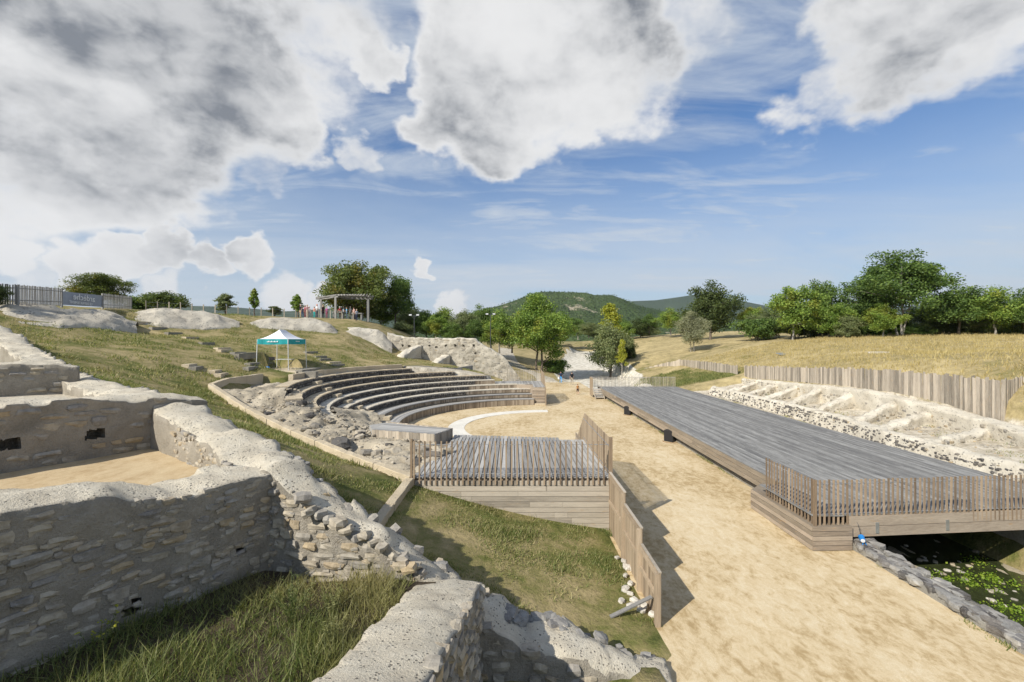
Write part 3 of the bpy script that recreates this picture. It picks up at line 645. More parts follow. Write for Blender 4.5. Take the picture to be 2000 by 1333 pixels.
# ------------------------------------------------------------------ ruined masonry walls
def ruin_wall(name, label, pts, mats=('mortar_wall', 'mortar'), step=.09, amp=.05, rag=.10, seed=0, stones=None, cat='ruined wall', group=None, nt=9, nf=9, batter=0.0, hump=.05, holes=()):
    """pts: (x, y, ztop, zbottom, width). A lumpy mortar body; stones are pieces of their own on its faces."""
    P = [Vector(p[:2]) for p in pts]; L = [0]
    for a, b in zip(P[:-1], P[1:]): L.append(L[-1]+(b-a).length)
    def at(s):
        f = [float(np.interp(s, L, [p[i] for p in pts])) for i in range(5)]
        e = .25; a = Vector((float(np.interp(s-e, L, [p.x for p in P])), float(np.interp(s-e, L, [p.y for p in P])))); b = Vector((float(np.interp(s+e, L, [p.x for p in P])), float(np.interp(s+e, L, [p.y for p in P]))))
        t = (b-a).normalized(); return f, t
    n = max(2, int(L[-1]/step)); mb = MB(); so = seed*13.7
    def ztop(s, f, side): return f[2] + rag*N1((s*.9, side*1.1+so, so), 1.0, 3) + rag*.45*(mnoise.cell(Vector((s*3.1+so, side*2, 0)))-.5)
    for i in range(n+1):
        s = L[-1]*i/n; f, t = at(s); nn = Vector((-t.y, t.x)); c = Vector(f[:2]); prof = []
        for k in range(nf):
            u = k/(nf-1); z1 = ztop(s, f, -1); prof.append((-(f[4]/2+batter*(1-u)), f[3]+(z1-f[3])*u, 0))
        for k in range(1, nt):
            u = k/nt; e_ = (abs(2*u-1))**3; oo = (u-.5)*f[4]; zi = f[2]+hump*math.sin(math.pi*u)+rag*.7*N1((c.x+nn.x*oo, c.y+nn.y*oo, so), .9, 4); z = (ztop(s, f, -1)*(1-u)+ztop(s, f, 1)*u)*e_+zi*(1-e_); prof.append((oo, z, 1))
        for k in range(nf):
            u = 1-k/(nf-1); z1 = ztop(s, f, 1); prof.append(((f[4]/2+batter*(1-u)), f[3]+(z1-f[3])*u, 0))
        for (o, z, tp) in prof:
            q = Vector((c.x+nn.x*o, c.y+nn.y*o, z)); d = mnoise.noise_vector(q*2.1+Vector((so, 0, 0)))*amp + mnoise.noise_vector(q*6.3)*amp*.4
            mb.V.append(tuple(q+d))
    m = nf*2+nt-1
    hl = []
    for (side, px, py, hw, hh) in holes:                       # real recesses: the face is opened and lined
        s = min((L[-1]*i/800 for i in range(801)), key=lambda s_: abs((lambda q: (q[0][0]-q[1].y*side*q[0][4]/2)/(q[0][1]+q[1].x*side*q[0][4]/2)-(px-CX)/FPX)(at(s_))))
        f, t = at(s); nn = Vector((-t.y, t.x))*side; c = Vector((f[0]+nn.x*f[4]/2, f[1]+nn.y*f[4]/2, 0)); c.z = CAMZ+(CY-py)/FPX*c.y
        hl.append((c, Vector((t.x, t.y, 0)), Vector((nn.x, nn.y, 0)), hw, hh))
    for i in range(n):
        for k in range(m-1):
            q = [i*m+k, (i+1)*m+k, (i+1)*m+k+1, i*m+k+1]
            if hl and (k < nf-1 or k >= nf+nt-1):
                cc = sum((Vector(mb.V[j]) for j in q), Vector())/4
                if any(abs((cc-c).dot(tt)) < hw/2 and abs(cc.z-c.z) < hh/2 and (cc-c).dot(nv) > -.25 for (c, tt, nv, hw, hh) in hl): continue
            mb.face(q, 1 if nf-1 <= k < nf+nt-1 else 0)
    for (c, tt, nv, hw, hh) in hl:
        b = len(mb.V); hw, hh = hw+.08, hh+.10
        for dep in (.0, -.45):
            for (a_, z_) in ((-1, -1), (1, -1), (1, 1), (-1, 1)): mb.V.append(tuple(c+tt*(a_*hw/2)+nv*(dep-.03)+Vector((0, 0, z_*hh/2))))
        for j in range(4): mb.face([b+j, b+(j+1) % 4, b+4+(j+1) % 4, b+4+j], 0)
        mb.face([b+4, b+5, b+6, b+7], 0)
    mb.face([k for k in range(m)], 0); mb.face([n*m+k for k in range(m-1, -1, -1)], 0)
    t0 = thing(name, label, cat, (pts[0][0], pts[0][1], pts[0][3]), group)
    part('mortar_body', mb.mesh('mortar_body', list(mats), True), t0)
    r = random.Random(seed+5); cnt = 0
    for spec in (stones or []):
        side, s0, s1, hmin, hmax, lmin, lmax, kindm, prob, mx, proud = spec
        zrow = None; c2 = 0; lev = 0
        zlow = min(p[3] for p in pts)+.04; zhigh = max(p[2] for p in pts)
        while zlow < zhigh and c2 < mx:
            h = r.uniform(hmin, hmax); s = s0+r.uniform(0, lmin)
            while s < s1 and c2 < mx:
                l = r.uniform(lmin, lmax); sm = s+l/2; s += l+r.uniform(.02, .07)
                f, t = at(sm)
                if zlow < f[3]-.02 or zlow+h*.8 > ztop(sm, f, side)+.02: continue
                if r.random() > prob: continue
                if any((Vector((f[0], f[1], 0))-Vector((c.x, c.y, 0))).dot(tt)**2 < ((l+hw)/2+.02)**2 and abs(zlow+h/2-c.z) < (h+hh)/2 and nv.dot(Vector((-t.y*side, t.x*side, 0))) > 0 for (c, tt, nv, hw, hh) in hl): continue
                u = (zlow-f[3])/max(.1, f[2]-f[3]); off = f[4]/2+batter*(1-u)
                nn = Vector((-t.y, t.x))*side; ang = math.atan2(t.y, t.x)
                hh = h*r.uniform(.7, 1.02); pr = proud*r.uniform(.3, 1.5)
                p = Vector((f[0]+nn.x*(off-.083+pr), f[1]+nn.y*(off-.083+pr), zlow+h/2+r.uniform(-.015, .015)))
                M = TR(p.x, p.y, p.z, ang+r.uniform(-.06, .06), r.uniform(-.1, .1), r.uniform(-.07, .07)) @ Matrix.Diagonal((l, .20, hh, 1))
                part('stone', STONES[kindm][r.randrange(9)], t0, M); c2 += 1
            zlow += h+.025
    return t0
def rubble_fill(t0, pts, side, n, smin, smax, kindm, seed, s0=0.0, s1=1.0, zlo=None, batter=0.0):
    r = random.Random(seed); P = [Vector(p[:2]) for p in pts]; L = [0]
    for a, b in zip(P[:-1], P[1:]): L.append(L[-1]+(b-a).length)
    mb = MB()
    for i in range(n):
        s = L[-1]*r.uniform(s0, s1); f = [float(np.interp(s, L, [p[k] for p in pts])) for k in range(5)]
        g = [float(np.interp(s+.15, L, [p[k] for p in pts]))-float(np.interp(s-.15, L, [p[k] for p in pts])) for k in range(2)]; tt = Vector(g).normalized(); nn = Vector((-tt.y, tt.x))*side
        z = r.uniform(f[3] if zlo is None else zlo, f[2]-.03); w = r.uniform(smin, smax); src = STONES[kindm][r.randrange(9)]
        o = f[4]/2-.03+r.uniform(-.02, .02)+batter*(1-(z-f[3])/(f[2]-f[3]))
        M = TR(f[0]+nn.x*o, f[1]+nn.y*o, z, math.atan2(tt.y, tt.x)+r.uniform(-.15, .15), r.uniform(-.2, .2), r.uniform(-.15, .15)) @ Matrix.Diagonal((w*1.6, w*.9, w*.75, 1))
        mb.add([M @ v.co for v in src.vertices], [list(p.vertices) for p in src.polygons])
    kind(part('rubble_fill', mb.mesh('rubble_fill', [kindm]), t0), 'stuff')
def cap_stones(t0, spots, kindm, seed):
    r = random.Random(seed)
    for (x, y, z, s) in spots:
        part('stone', STONES[kindm][r.randrange(9)], t0, TR(x, y, z, r.uniform(0, 6), r.uniform(-.35, .35), r.uniform(-.35, .35)) @ Matrix.Diagonal((s*1.35, s, s*.7, 1)))

# W: the sloping wall of the near side
Wp = [(2.7, 7.75, .02, -.3, .65), (2.0, 7.72, .30, -.3, .75), (1.45, 7.7, .60, -.3, .85), (.9, 7.7, .84, -.3, .95), (.25, 7.75, .84, -.2, .95), (-.2, 7.78, 1.15, 0, .95), (-.75, 7.78, 1.36, .2, .95), (-1.2, 7.9, 1.62, 1.0, .72), (-1.6, 7.95, 1.95, 1.4, .66),
      (-2.2, 7.97, 2.42, 1.6, .64), (-2.75, 8.0, 2.66, 1.6, .64), (-3.4, 8.05, 3.06, 1.6, .66), (-4.1, 8.25, 3.58, 1.7, .85), (-4.8, 8.65, 3.60, 2.6, 1.1), (-6.2, 9.75, 3.88, 3.0, 1.1), (-8.6, 11.5, 4.2, 3.1, 1.1), (-11.2, 12.95, 4.40, 3.6, 1.1), (-15.0, 15.4, 4.55, 3.8, 1.1), (-19.6, 18.5, 5.25, 4.2, 1.0), (-22.5, 20.2, 6.1, 4.8, 1.0), (-26, 22.3, 6.7, 5.4, 1.0)]
W = ruin_wall('ruined_wall', 'long sloping ruined retaining wall with ragged stepped top, pale mortar over rubble', Wp, step=.06, amp=.06, rag=.17, seed=2,
              stones=[(1, 3.5, 8.3, .11, .18, .18, .42, 'stone', .8, 150, .02), (1, .3, 3.3, .13, .2, .18, .36, 'stone', .8, 60, .045), (-1, 0, 5.5, .14, .22, .2, .38, 'stone_grey', .85, 75, .07)])
r1 = random.Random(5); sp = []
for i in range(30): x = r1.uniform(-.1, 2.6); sp.append((x, 7.72+r1.uniform(.05, .5), float(np.interp(x, [p[0] for p in Wp][::-1], [p[2] for p in Wp][::-1]))-.02, r1.uniform(.1, .22)))
cap_stones(W, sp, 'stone_grey', 4)
sp = []
for i in range(16): x = -1.25-2.3*i/15; sp.append((x, 7.66+r1.uniform(-.08, .06), float(np.interp(x, [p[0] for p in Wp][::-1], [p[2] for p in Wp][::-1]))-.02+r1.uniform(-.06, .06)-.06, r1.uniform(.15, .24)))
for i in range(9): x = -.5-3.3*i/8; sp.append((x, 8.22+r1.uniform(-.06, .1), float(np.interp(x, [p[0] for p in Wp][::-1], [p[2] for p in Wp][::-1]))-.04, r1.uniform(.12, .24)))
cap_stones(W, sp, 'stone', 8)
rubble_fill(W, Wp, 1, 420, .05, .12, 'stone', 71, .10, .32); rubble_fill(W, Wp, -1, 300, .06, .13, 'stone_grey', 72, 0, .25)
# D: broad wall top running towards the viewer
Dp = [(-1.02, 7.75, 1.72, .2, 1.02), (-1.04, 7.35, 1.85, 0.2, 1.02), (-1.06, 6.85, 2.0, .2, 1.02), (-1.18, 5.6, 2.31, .2, 1.0), (-1.31, 4.23, 2.64, .2, 1.0), (-1.45, 2.9, 2.95, .2, 1.0)]
DW = ruin_wall('ruined_wall', 'broad flat-topped cross wall of smooth pale mortar with a dark rubble side', Dp, step=.05, amp=.03, rag=.05, seed=3, nt=14, hump=.03,
          stones=[(1, 0, 4.5, .10, .17, .16, .36, 'stone', .9, 190, .04)])
rubble_fill(DW, Dp, 1, 420, .05, .11, 'stone', 73)
# A and B: cross walls of the chambers on the left
Ap = [(-4.55, 8.35, 3.50, 1.7, 1.15), (-4.98, 7.6, 3.56, 1.7, 1.15), (-5.36, 6.95, 3.50, 1.7, 1.15), (-5.75, 6.27, 3.80, 1.7, 1.15), (-6.3, 5.32, 3.93, 1.7, 1.15), (-7.3, 3.6, 4.15, 1.7, 1.15)]
AW = ruin_wall('ruined_wall', 'tall rubble cross wall in shade with wavy pale mortar top above the weedy chamber', Ap, step=.05, amp=.045, rag=.09, seed=9, nt=14, nf=30, holes=[(1, 475, 1073, .16, .15), (1, 255, 1188, .2, .16)],
          stones=[(1, 0.1, 4.6, .10, .165, .17, .42, 'stone', .80, 270, .012)])
rubble_fill(AW, Ap, 1, 650, .05, .11, 'stone', 74)
Bp = [(-8.35, 12.1, 4.25, 3.0, 1.0), (-8.65, 11.6, 4.42, 3.0, 1.0), (-9.3, 10.5, 4.5, 3.0, 1.0), (-10.3, 8.75, 4.58, 3.0, 1.0), (-11.5, 6.7, 4.65, 3.0, 1.0)]
ruin_wall('ruined_wall', 'rubble cross wall with two square holes behind the sandy terrace', Bp, step=.045, amp=.035, rag=.08, seed=14, nf=44, holes=[(1, 187, 848, .34, .2), (1, 18, 868, .3, .2)],
          stones=[(1, 0.3, 4.3, .12, .19, .2, .46, 'stone', .6, 90, .012)])
Cp_ = [(-14.0, 14.7, 4.95, 4.0, 1.0), (-14.5, 14.2, 5.1, 4.0, 1.0), (-16.5, 12.2, 5.15, 4.0, 1.0), (-18, 10.7, 5.2, 4.0, 1.0)]
ruin_wall('ruined_wall', 'low rubble cross wall at the upper end of the chambers beside the lawn', Cp_, step=.08, amp=.04, rag=.08, seed=15,
          stones=[(1, 0.2, 3.2, .12, .19, .2, .46, 'stone', .6, 50, .02)])
# chamber floors
sheet('chamber_floor', 'soil', np.arange(-9, -.9, .25), np.arange(1.5, 8.6, .25), lambda x, y: y < float(wallY(x))-.45 and x < -1.35, lambda x, y: 1.84+.06*N1((x, y, 2), .8)+.08*max(0, -3.6-x))
sheet('terrace_floor', 'sand_ochre', np.arange(-16, -4.6, .25), np.arange(3.5, 12.5, .25), lambda x, y: (y-8.35) > (x+4.55)*1.73+.2 and y < wallY(x)+.1, lambda x, y: 3.26+.02*N1((x, y, 2), .8))
sheet('terrace_floor', 'mortar', np.arange(-20, -9, .25), np.arange(6, 15.5, .25), lambda x, y: (y-12.1) > (x+8.35)*1.73+.3 and y < wallY(x)+.1, lambda x, y: 4.17+.03*N1((x, y, 2), .8))

# far retaining wall with putlog holes, mirror of the near one
Fp = [(-14.5, 53.2, 6.7, 3.8, .9), (-12.6, 53.2, 6.25, 3.4, .9), (-11.8, 53.2, 6.15, 3.2, .9), (-4.3, 53.4, 6.05, 1.6, .9), (-3.7, 53.4, 5.55, 1.6, .9), (-2.6, 53.4, 4.9, 1.2, .9), (-1.6, 53.4, 4.3, .8, .9), (-.9, 53.4, 3.9, .6, .9), (-.2, 53.4, 2.9, .3, .9), (.7, 53.4, 1.7, .1, .9), (1.1, 53.4, .8, 0, .9)]
FW = ruin_wall('ruined_wall', 'tall pale masonry wall with a row of small square holes behind the far lawn', Fp, mats=('limestone_far', 'mortar_pale'), step=.12, amp=.10, rag=.10, seed=21, nf=40, holes=[(-1, a_, b_, .24, .24) for a_, b_ in ((786, 675), (799, 676), (838, 675), (852, 678), (870, 676), (889, 675), (905, 675), (925, 675), (928, 690))],
          stones=[(-1, 1, 15.4, .16, .24, .25, .6, 'stone', .38, 290, .0)])
for (a, b, z0, z1) in (((-12.1, 49.4), (-10.9, 52.9), 4.25, 5.3), ((-8.6, 50.2), (-7.6, 52.9), 3.35, 4.2)):
    ruin_wall('ruined_buttress', 'sloping pale buttress stub against the far wall, %s' % ('nearer the lawn steps' if z0 > 4 else 'lower and smaller of the two'), [(a[0], a[1], z0, z0-1.5, .9), ((a[0]+b[0])/2, (a[1]+b[1])/2, (z0+z1)/2+.12, z0-1.5, .9), (b[0], b[1], z1, z0-1.5, .9)], mats=('mortar_pale', 'mortar_pale'), step=.2, amp=.09, rag=.12, seed=int(z0*7))

# rim of the bowl: weathered lumps of outer wall on top of the bank
def rim(label, pts, w, seed, amp=.28):
    """pts (px, py_base, Yb, py_top, Yt): a battered bank of masonry from base line to top line"""
    mb = MB(); n = 130; m = 22; so = seed*7.1
    ar = np.array(pts, float)
    for i in range(n+1):
        u = i/n; f = [np.interp(u, np.linspace(0, 1, len(pts)), ar[:, k]) for k in range(5)]
        a = ray(f[0], f[1], f[2]); b = ray(f[0], f[3], f[4]); a.z = hz(a.x, a.y)-.05
        d = Vector((b.x-a.x, b.y-a.y, 0)).normalized()
        prof = [a+Vector((0, 0, -.6))]
        for k in range(m-3): 
            v = k/(m-4); q = a.lerp(b, v); q.z = max(a.z+(b.z-a.z)*(v**.7), hz(q.x, q.y)-.02)+.20*math.sin(math.pi*min(1, v*.62)); prof.append(q)
        prof.append(b+d*.8); prof.append(b+d*1.3+Vector((0, 0, -1)))
        for k, q in enumerate(prof):
            env = min(1, 5*u, 5*(1-u)); e = mnoise.noise_vector(q*.55+Vector((so, 0, 0)))*amp*.5+Vector((0, 0, 1))*amp*.55*mnoise.noise(Vector((q.x*1.1, q.y*1.1, q.z*2.6+so)))+mnoise.noise_vector(Vector((q.x*2.2, q.y*2.2, q.z*5)))*amp*.22
            g = q+e*(1 if 0 < k < m-1 else .2); 
            if env < 1: g.z -= (1-env)*.45*(.3+k/m)
            mb.V.append(tuple(g))
    for i in range(n):
        for k in range(m-1): mb.face([i*m+k, (i+1)*m+k, (i+1)*m+k+1, i*m+k+1])
    o = link('outer_wall_remains', mb.mesh('outer_wall_remains', ['limestone_far'], True)); tag(o, label, 'ruined wall'); return o
rim('broad pale weathered mass of masonry below the banner fence', [(-60, 640, 25, 606, 29), (30, 648, 26, 612, 29.5), (120, 646, 27.5, 609, 31.5), (200, 648, 30, 610, 35), (268, 648, 33, 622, 36)], 3, 1, .30)
rim('pale weathered masonry between the hillside steps and the wire fence', [(262, 634, 37, 603, 40), (330, 644, 38, 606, 42.5), (400, 640, 40, 612, 44), (468, 638, 42.5, 624, 44.5)], 3, 2, .25)
rim('low weathered masonry crest below the pergola', [(468, 640, 43.5, 627, 46), (540, 643, 45.5, 624, 48), (600, 641, 47, 625, 49.5), (640, 647, 48, 632, 50), (668, 656, 48.5, 650, 50)], 3, 3, .22)
rim('short pale masonry stub at the head of the far wall', [(664, 654, 50, 642, 52.5), (700, 662, 50.5, 643, 53), (735, 672, 50.5, 648, 53), (766, 690, 50.5, 662, 53)], 3, 4, .22)

# ------------------------------------------------------------------ railings
def railing(t, p0, p1, pitch, z0, z1, rails, slat=(.045, .03), mat='wood_slat', jitter=.012, name='slat'):
    p0, p1 = Vector(p0), Vector(p1); d = p1-p0; L = d.length; n = int(L/pitch); a = math.atan2(d.y, d.x)
    me = box_mesh(slat[0], slat[1], z1-z0, mat)
    for i in range(n+1):
        q = p0+d*(i/n); part(name, me, t, TR(q.x, q.y, z0+rr.uniform(-jitter, jitter), a+rr.uniform(-.04, .04), rr.uniform(-.006, .006), rr.uniform(-.006, .006)))
    for z in rails:
        mb = MB(); mb.tube((p0.x, p0.y, z), (p1.x, p1.y, z), .011, .011, 6); part('rail', mb.mesh('rail', ['steel']), t)
def hboards(t, p0, p1, z0, z1, n, mat, thick=.03, name='board', split=0):
    p0, p1 = Vector(p0), Vector(p1); d = p1-p0; L = d.length; a = math.atan2(d.y, d.x); h = (z1-z0)/n
    for i in range(n):
        cuts = [0, 1] if not split else sorted([0, 1]+[min(.9, max(.1, rr.uniform(.15, .85))) for _ in range(split)])
        for u, v in zip(cuts[:-1], cuts[1:]):
            mb = MB(); mb.box((L*u+.002, -thick/2, 0), (L*v-.002, thick/2, h-.014))
            part(name, mb.mesh(name, [mat]), t, TR(p0.x, p0.y, z0+i*h, a) @ Matrix.Translation((0, rr.uniform(-.004, .004), 0)))

# ------------------------------------------------------------------ wings
DZ = RZ[3]
def slanted_slats(t, ys, zt_of, zlo):
    for i, y in enumerate(ys):
        zt = zt_of(y); mb = MB(); mb.box((-.010, -.024, 0), (.010, .024, zt-zlo)); part('slat', mb.mesh('slat', ['wood_fence']), t, TR(3.03, y, zlo+rr.uniform(-.01, .01)))
wing = thing('wing_deck', 'raised grey timber deck with slatted railing above the sloping lawn', 'deck', (0, 14, 0))
part('frame', (lambda mb: (mb.prism([(-3, 14.04), (2.98, 14.04), (2.98, 19.2), (1.9, 19.5), (-2.5, 20.1), (-3, 18)], -.05, DZ-.06), mb.mesh('frame', ['wood_fascia']))[1])(MB()), wing)
x = -3.0
while x < 2.95:
    y1 = 19.3 if x > 1.9 else 19.7+(1.95-x)*.13
    if x < -2.6: y1 = 18.0
    mb = MB(); mb.box((-.06, 0, 0), (.06, y1-13.98, .035)); part('deck_board', mb.mesh('deck_board', ['wood_wing_deck']), wing, TR(x+.06, 13.98, DZ-.035+rr.uniform(-.004, .004))); x += .148
hboards(wing, (-3.0, 14.0), (3.0, 14.0), -.12, DZ-.1, 10, 'wood_pale', .04, 'front_board', 2)
hboards(wing, (3.0, 14.02), (3.0, 21.4), -.05, DZ-.1, 10, 'wood_fascia_y', .03, 'side_board')
railing(wing, (-3.0, 13.94), (2.98, 13.94), .162, 1.40, 2.73, (2.63, 1.74))
part('corner_post', box_mesh(.09, .09, 2.85, 'wood_slat'), wing, TR(3.03, 13.95, 0)); part('corner_post', box_mesh(.07, .07, 1.6, 'wood_slat'), wing, TR(-3.08, 13.94, 1.2))
slanted_slats(wing, np.arange(14.08, 21.4, .125), lambda y: 2.8 if y < 19.0 else 2.8-(y-19.0)*.68, DZ-.25)
for z in (2.55, 1.75):
    mb = MB(); mb.tube((3.0, 14, z), (3.0, 19.1, z), .011, .011); part('rail', mb.mesh('rail', ['steel']), wing)
far = thing('wing_deck', 'far timber deck where the curved benches end beside the path', 'deck', (2, 44, 0))
part('frame', (lambda mb: (mb.prism([(1.86, 41.55), (2.98, 41.45), (2.98, 47.9), (-2.0, 47.9), (-2.0, 45.2), (1.86, 43.6)], -.05, DZ-.05), mb.mesh('frame', ['wood_fascia']))[1])(MB()), far)
x = -2.0
while x < 2.95:
    y0 = 44.3+max(0, -x)*.25 if x < 1.86 else 41.5
    mb = MB(); mb.box((-.06, 0, 0), (.06, 47.9-y0, .035)); part('deck_board', mb.mesh('deck_board', ['wood_wing_deck']), far, TR(x+.06, y0, DZ-.035)); x += .148
hboards(far, (1.86, 41.5), (3.0, 41.42), .1, DZ-.04, 12, 'wood_fascia', .03, 'front_board')
part('plinth', box_mesh(1.2, .3, .14, 'kerbstone'), far, TR(2.43, 41.45, 0))
slanted_slats(far, np.arange(40.4, 47.8, .125), lambda y: 2.8 if y > 42.8 else 2.8-(42.8-y)*.68, -.02)
railing(far, (-2.0, 47.9), (2.9, 47.9), .165, DZ-.1, DZ+1.12, (DZ+1.0, DZ+.15), mat='wood_palisade')
# row five carries on as a plank box on the near wing
bx = thing('bench_box', 'low wooden box bench with grey plank top beside the railed deck', 'bench box', (-4.4, 19.8, DZ))
poly = [Vector((-6.5, 20.65)), Vector((-5.95, 19.35)), Vector((-3.14, 18.4)), Vector((-2.57, 19.66)), Vector((-5.9, 21.3))]
part('core', (lambda mb: (mb.prism([tuple(p.lerp(Vector((-4.7, 19.9)), .02)) for p in poly], 1.3, RZ[4]-.04), mb.mesh('core', ['wood_grey']))[1])(MB()), bx)
for (a, b) in ((poly[1], poly[2]), (poly[2], poly[3]), (poly[3], poly[4])):
    d = b-a; n = int(d.length/.16)
    for i in range(n):
        q = a+d*((i+.5)/n); part('side_board', box_mesh(d.length/n-.008, .03, .62 if i % 2 else .61, 'wood_palisade'), bx, TR(q.x, q.y, 1.42, math.atan2(d.y, d.x)))
dd = (poly[3]-poly[2]).normalized(); e = (poly[1]-poly[2]); L = e.length; ang = math.atan2(e.y, e.x)
for i in range(9):
    o = poly[2]+dd*(i*.152); LL = L+.0+i*.05
    mb = MB(); mb.box((-.03, -.145, 0), (LL, 0, .035)); part('top_board', mb.mesh('top_board', ['wood_box_top']), bx, TR(o.x, o.y, RZ[4]-.035, ang))

# stepped plank fence between the lawn and the sand path
pf = thing('plank_fence', 'stepped vertical plank fence holding the lawn beside the sand path', 'fence', (3, 9.2, 0))
for (y0, y1, zt) in ((9.2, 10.5, 1.10), (10.5, 12.05, 1.47), (12.05, 13.88, 1.78)):
    n = round((y1-y0)/.125); w = (y1-y0)/n
    for i in range(n): part('plank', box_mesh(.022, w-.007, zt+.06, 'wood_fence'), pf, TR(3.0+rr.uniform(-.004, .004), y0+(i+.5)*w, -.06+rr.uniform(-.012, .012)))
    for z in (zt-.12, zt*.5):
        part('rail', box_mesh(.05, y1-y0-.04, .08, 'wood_fence'), pf, TR(2.96, (y0+y1)/2, z))
    part('post', box_mesh(.09, .09, zt+.02, 'wood_fence'), pf, TR(2.945, y0+.05, -.05))
    mb = MB(); mb.box((-.03, 0, 0), (.03, y1-y0, .03)); part('top_rail', mb.mesh('top_rail', ['wood_pale']), pf, TR(2.995, y0, zt))
mb = MB(); mb.box((0, -.045, 0), (1.0, .045, .028)); o = link('loose_plank', mb.mesh('loose_plank', ['wood_grey']), None, TR(2.02, 9.35, .12, R(15), 0, R(-16))); tag(o, 'loose weathered plank leaning from the plank fence over white rocks', 'plank')
rw = random.Random(21)
for i, (px, py) in enumerate([(1205, 1092), (1218, 1098), (1222, 1108), (1226, 1113), (1221, 1128), (1238, 1125), (1231, 1143), (1222, 1155), (1231, 1163), (1214, 1177), (1231, 1188), (1247, 1183), (1240, 1178), (1253, 1196), (1275, 1203), (1278, 1188), (1258, 1186)]):
    p = hit(px, py, 8.4); s = rw.uniform(.10, .17)
    o = link('white_rock', STONES['rock_white'][rw.randrange(9)], None, TR(p.x, p.y, max(p.z, 0)+s*.18, rw.uniform(0, 6), rw.uniform(-.4, .4), 0) @ Matrix.Diagonal((s*1.3, s, s*.75, 1)))
    tag(o, 'loose white rock on the grass at the foot of the plank fence', 'rock', 'white rocks by the plank fence')

# ------------------------------------------------------------------ stage
st = thing('stage', 'long grey timber stage bridging the stream channel beside the sand path', 'stage', (13, 30, 0))
SZ = .95
nearY = lambda x: 12.62+.09*(x-8.3)
NB = 57; wb = (17.45-9.2)/NB
for i in range(NB):
    x = 9.2+wb*(i+.5); y = nearY(x); cuts = sorted([y, 48.5]+[y+(48.5-y)*((k+rr.uniform(.25, .75))/5) for k in (0, 1, 2, 4)])
    for a, b in zip(cuts[:-1], cuts[1:]): part('deck_board', box_mesh(wb-.012, 1.0, .03, 'wood_deck'), st, TR(x, (a+b)/2, SZ-.03+rr.uniform(-.004, .004), 0, rr.uniform(-.0005, .0005)) @ Matrix.Diagonal((1, b-a-.006, 1, 1)))
for i in range(6):
    x = 8.36+wb*(i+.5); part('deck_board', box_mesh(wb-.012, 1.0, .03, 'wood_deck'), st, TR(x, (12.66+15.4)/2, SZ-.03) @ Matrix.Diagonal((1, 15.4-12.66, 1, 1)))
part('joists', (lambda mb: ([mb.box((9.3, y, .55), (17.3, y+.12, SZ-.035)) for y in np.arange(13.9, 48.3, 1.15)], mb.mesh('joists', ['wood_grey']))[1])(MB()), st)
hboards(st, (9.17, 48.5), (9.17, 15.4), .40, SZ-.01, 3, 'wood_fascia_y', .04, 'fascia_board', 5)
hboards(st, (17.47, 13.5), (17.47, 48.5), .40, SZ-.01, 3, 'wood_fascia_y', .04, 'fascia_board', 3)
hboards(st, (9.42, 12.70), (17.4, 13.42), .34, .92, 2, 'wood_fascia', .05, 'fascia_board', 1)
hboards(st, (8.30, 12.56), (9.42, 12.60), .02, .68, 5, 'wood_fascia', .03, 'base_board')
hboards(st, (8.30, 15.8), (8.30, 12.58), .02, .68, 5, 'wood_fascia_y', .03, 'base_board')
hboards(st, (9.15, 16.6), (8.30, 15.8), .02, .62, 5, 'wood_fascia', .03, 'base_board')
part('base_top', (lambda mb: (mb.prism([(8.3, 12.58), (9.42, 12.62), (9.42, 15.9), (9.1, 16.5), (8.3, 15.75)], .60, .675), mb.mesh('base_top', ['wood_fascia_y']))[1])(MB()), st)
srl = thing('slat_railing', 'slatted wooden railing round the near end of the stage', 'railing', (8.4, 12.66, .66))
railing(srl, (8.42, 12.64), (17.3, nearY(17.3)-.06), .135, .66, 1.93, (1.82, .98))
railing(srl, (8.42, 15.05), (8.42, 12.78), .15, .66, 1.93, (1.82, .98))
part('corner_post', box_mesh(.08, .06, 1.3, 'wood_slat'), srl, TR(8.40, 12.62, .65))
for px, py in ((1717, 1019), (1868, 1014)):
    p = ray(px, py, nearY(10)-.1); p.y = nearY(p.x)-.05; part('steel_bracket', box_mesh(.09, .03, .30, 'steel'), srl, TR(p.x, p.y, .42))
frl = thing('slat_railing', 'slatted wooden railing across the distant end of the stage', 'railing', (8.4, 48.6, .9))
railing(frl, (8.35, 48.6), (17.4, 48.6), .15, .85, 2.0, (1.9, 1.0), mat='wood_palisade')
railing(frl, (8.32, 48.6), (8.32, 46.9), .09, .1, 2.0, (1.9,), slat=(.07, .03), mat='wood_fence')
sst = thing('stage_steps', 'small wooden steps up to the distant end of the stage', 'steps', (8.8, 46.5, 0))
for k in range(5): part('tread', box_mesh(.86, .34, .05, 'wood_pale'), sst, TR(8.78, 45.55+.30*k, .13+.165*k)); part('riser', box_mesh(.86, .03, .15, 'wood_wing_deck'), sst, TR(8.78, 45.72+.30*k, .10+.165*k))
for xx in (8.33, 9.21): mb = MB(); mb.add([(xx-.025, 45.3, 0), (xx+.025, 45.3, 0), (xx+.025, 47.0, .78), (xx-.025, 47.0, .78), (xx-.025, 45.3, .22), (xx+.025, 45.3, .22), (xx+.025, 47.0, 1.0), (xx-.025, 47.0, 1.0)], [(0, 3, 2, 1), (4, 5, 6, 7), (0, 1, 5, 4), (1, 2, 6, 5), (2, 3, 7, 6), (3, 0, 4, 7)]); part('stringer', mb.mesh('stringer', ['wood_pale']), sst)
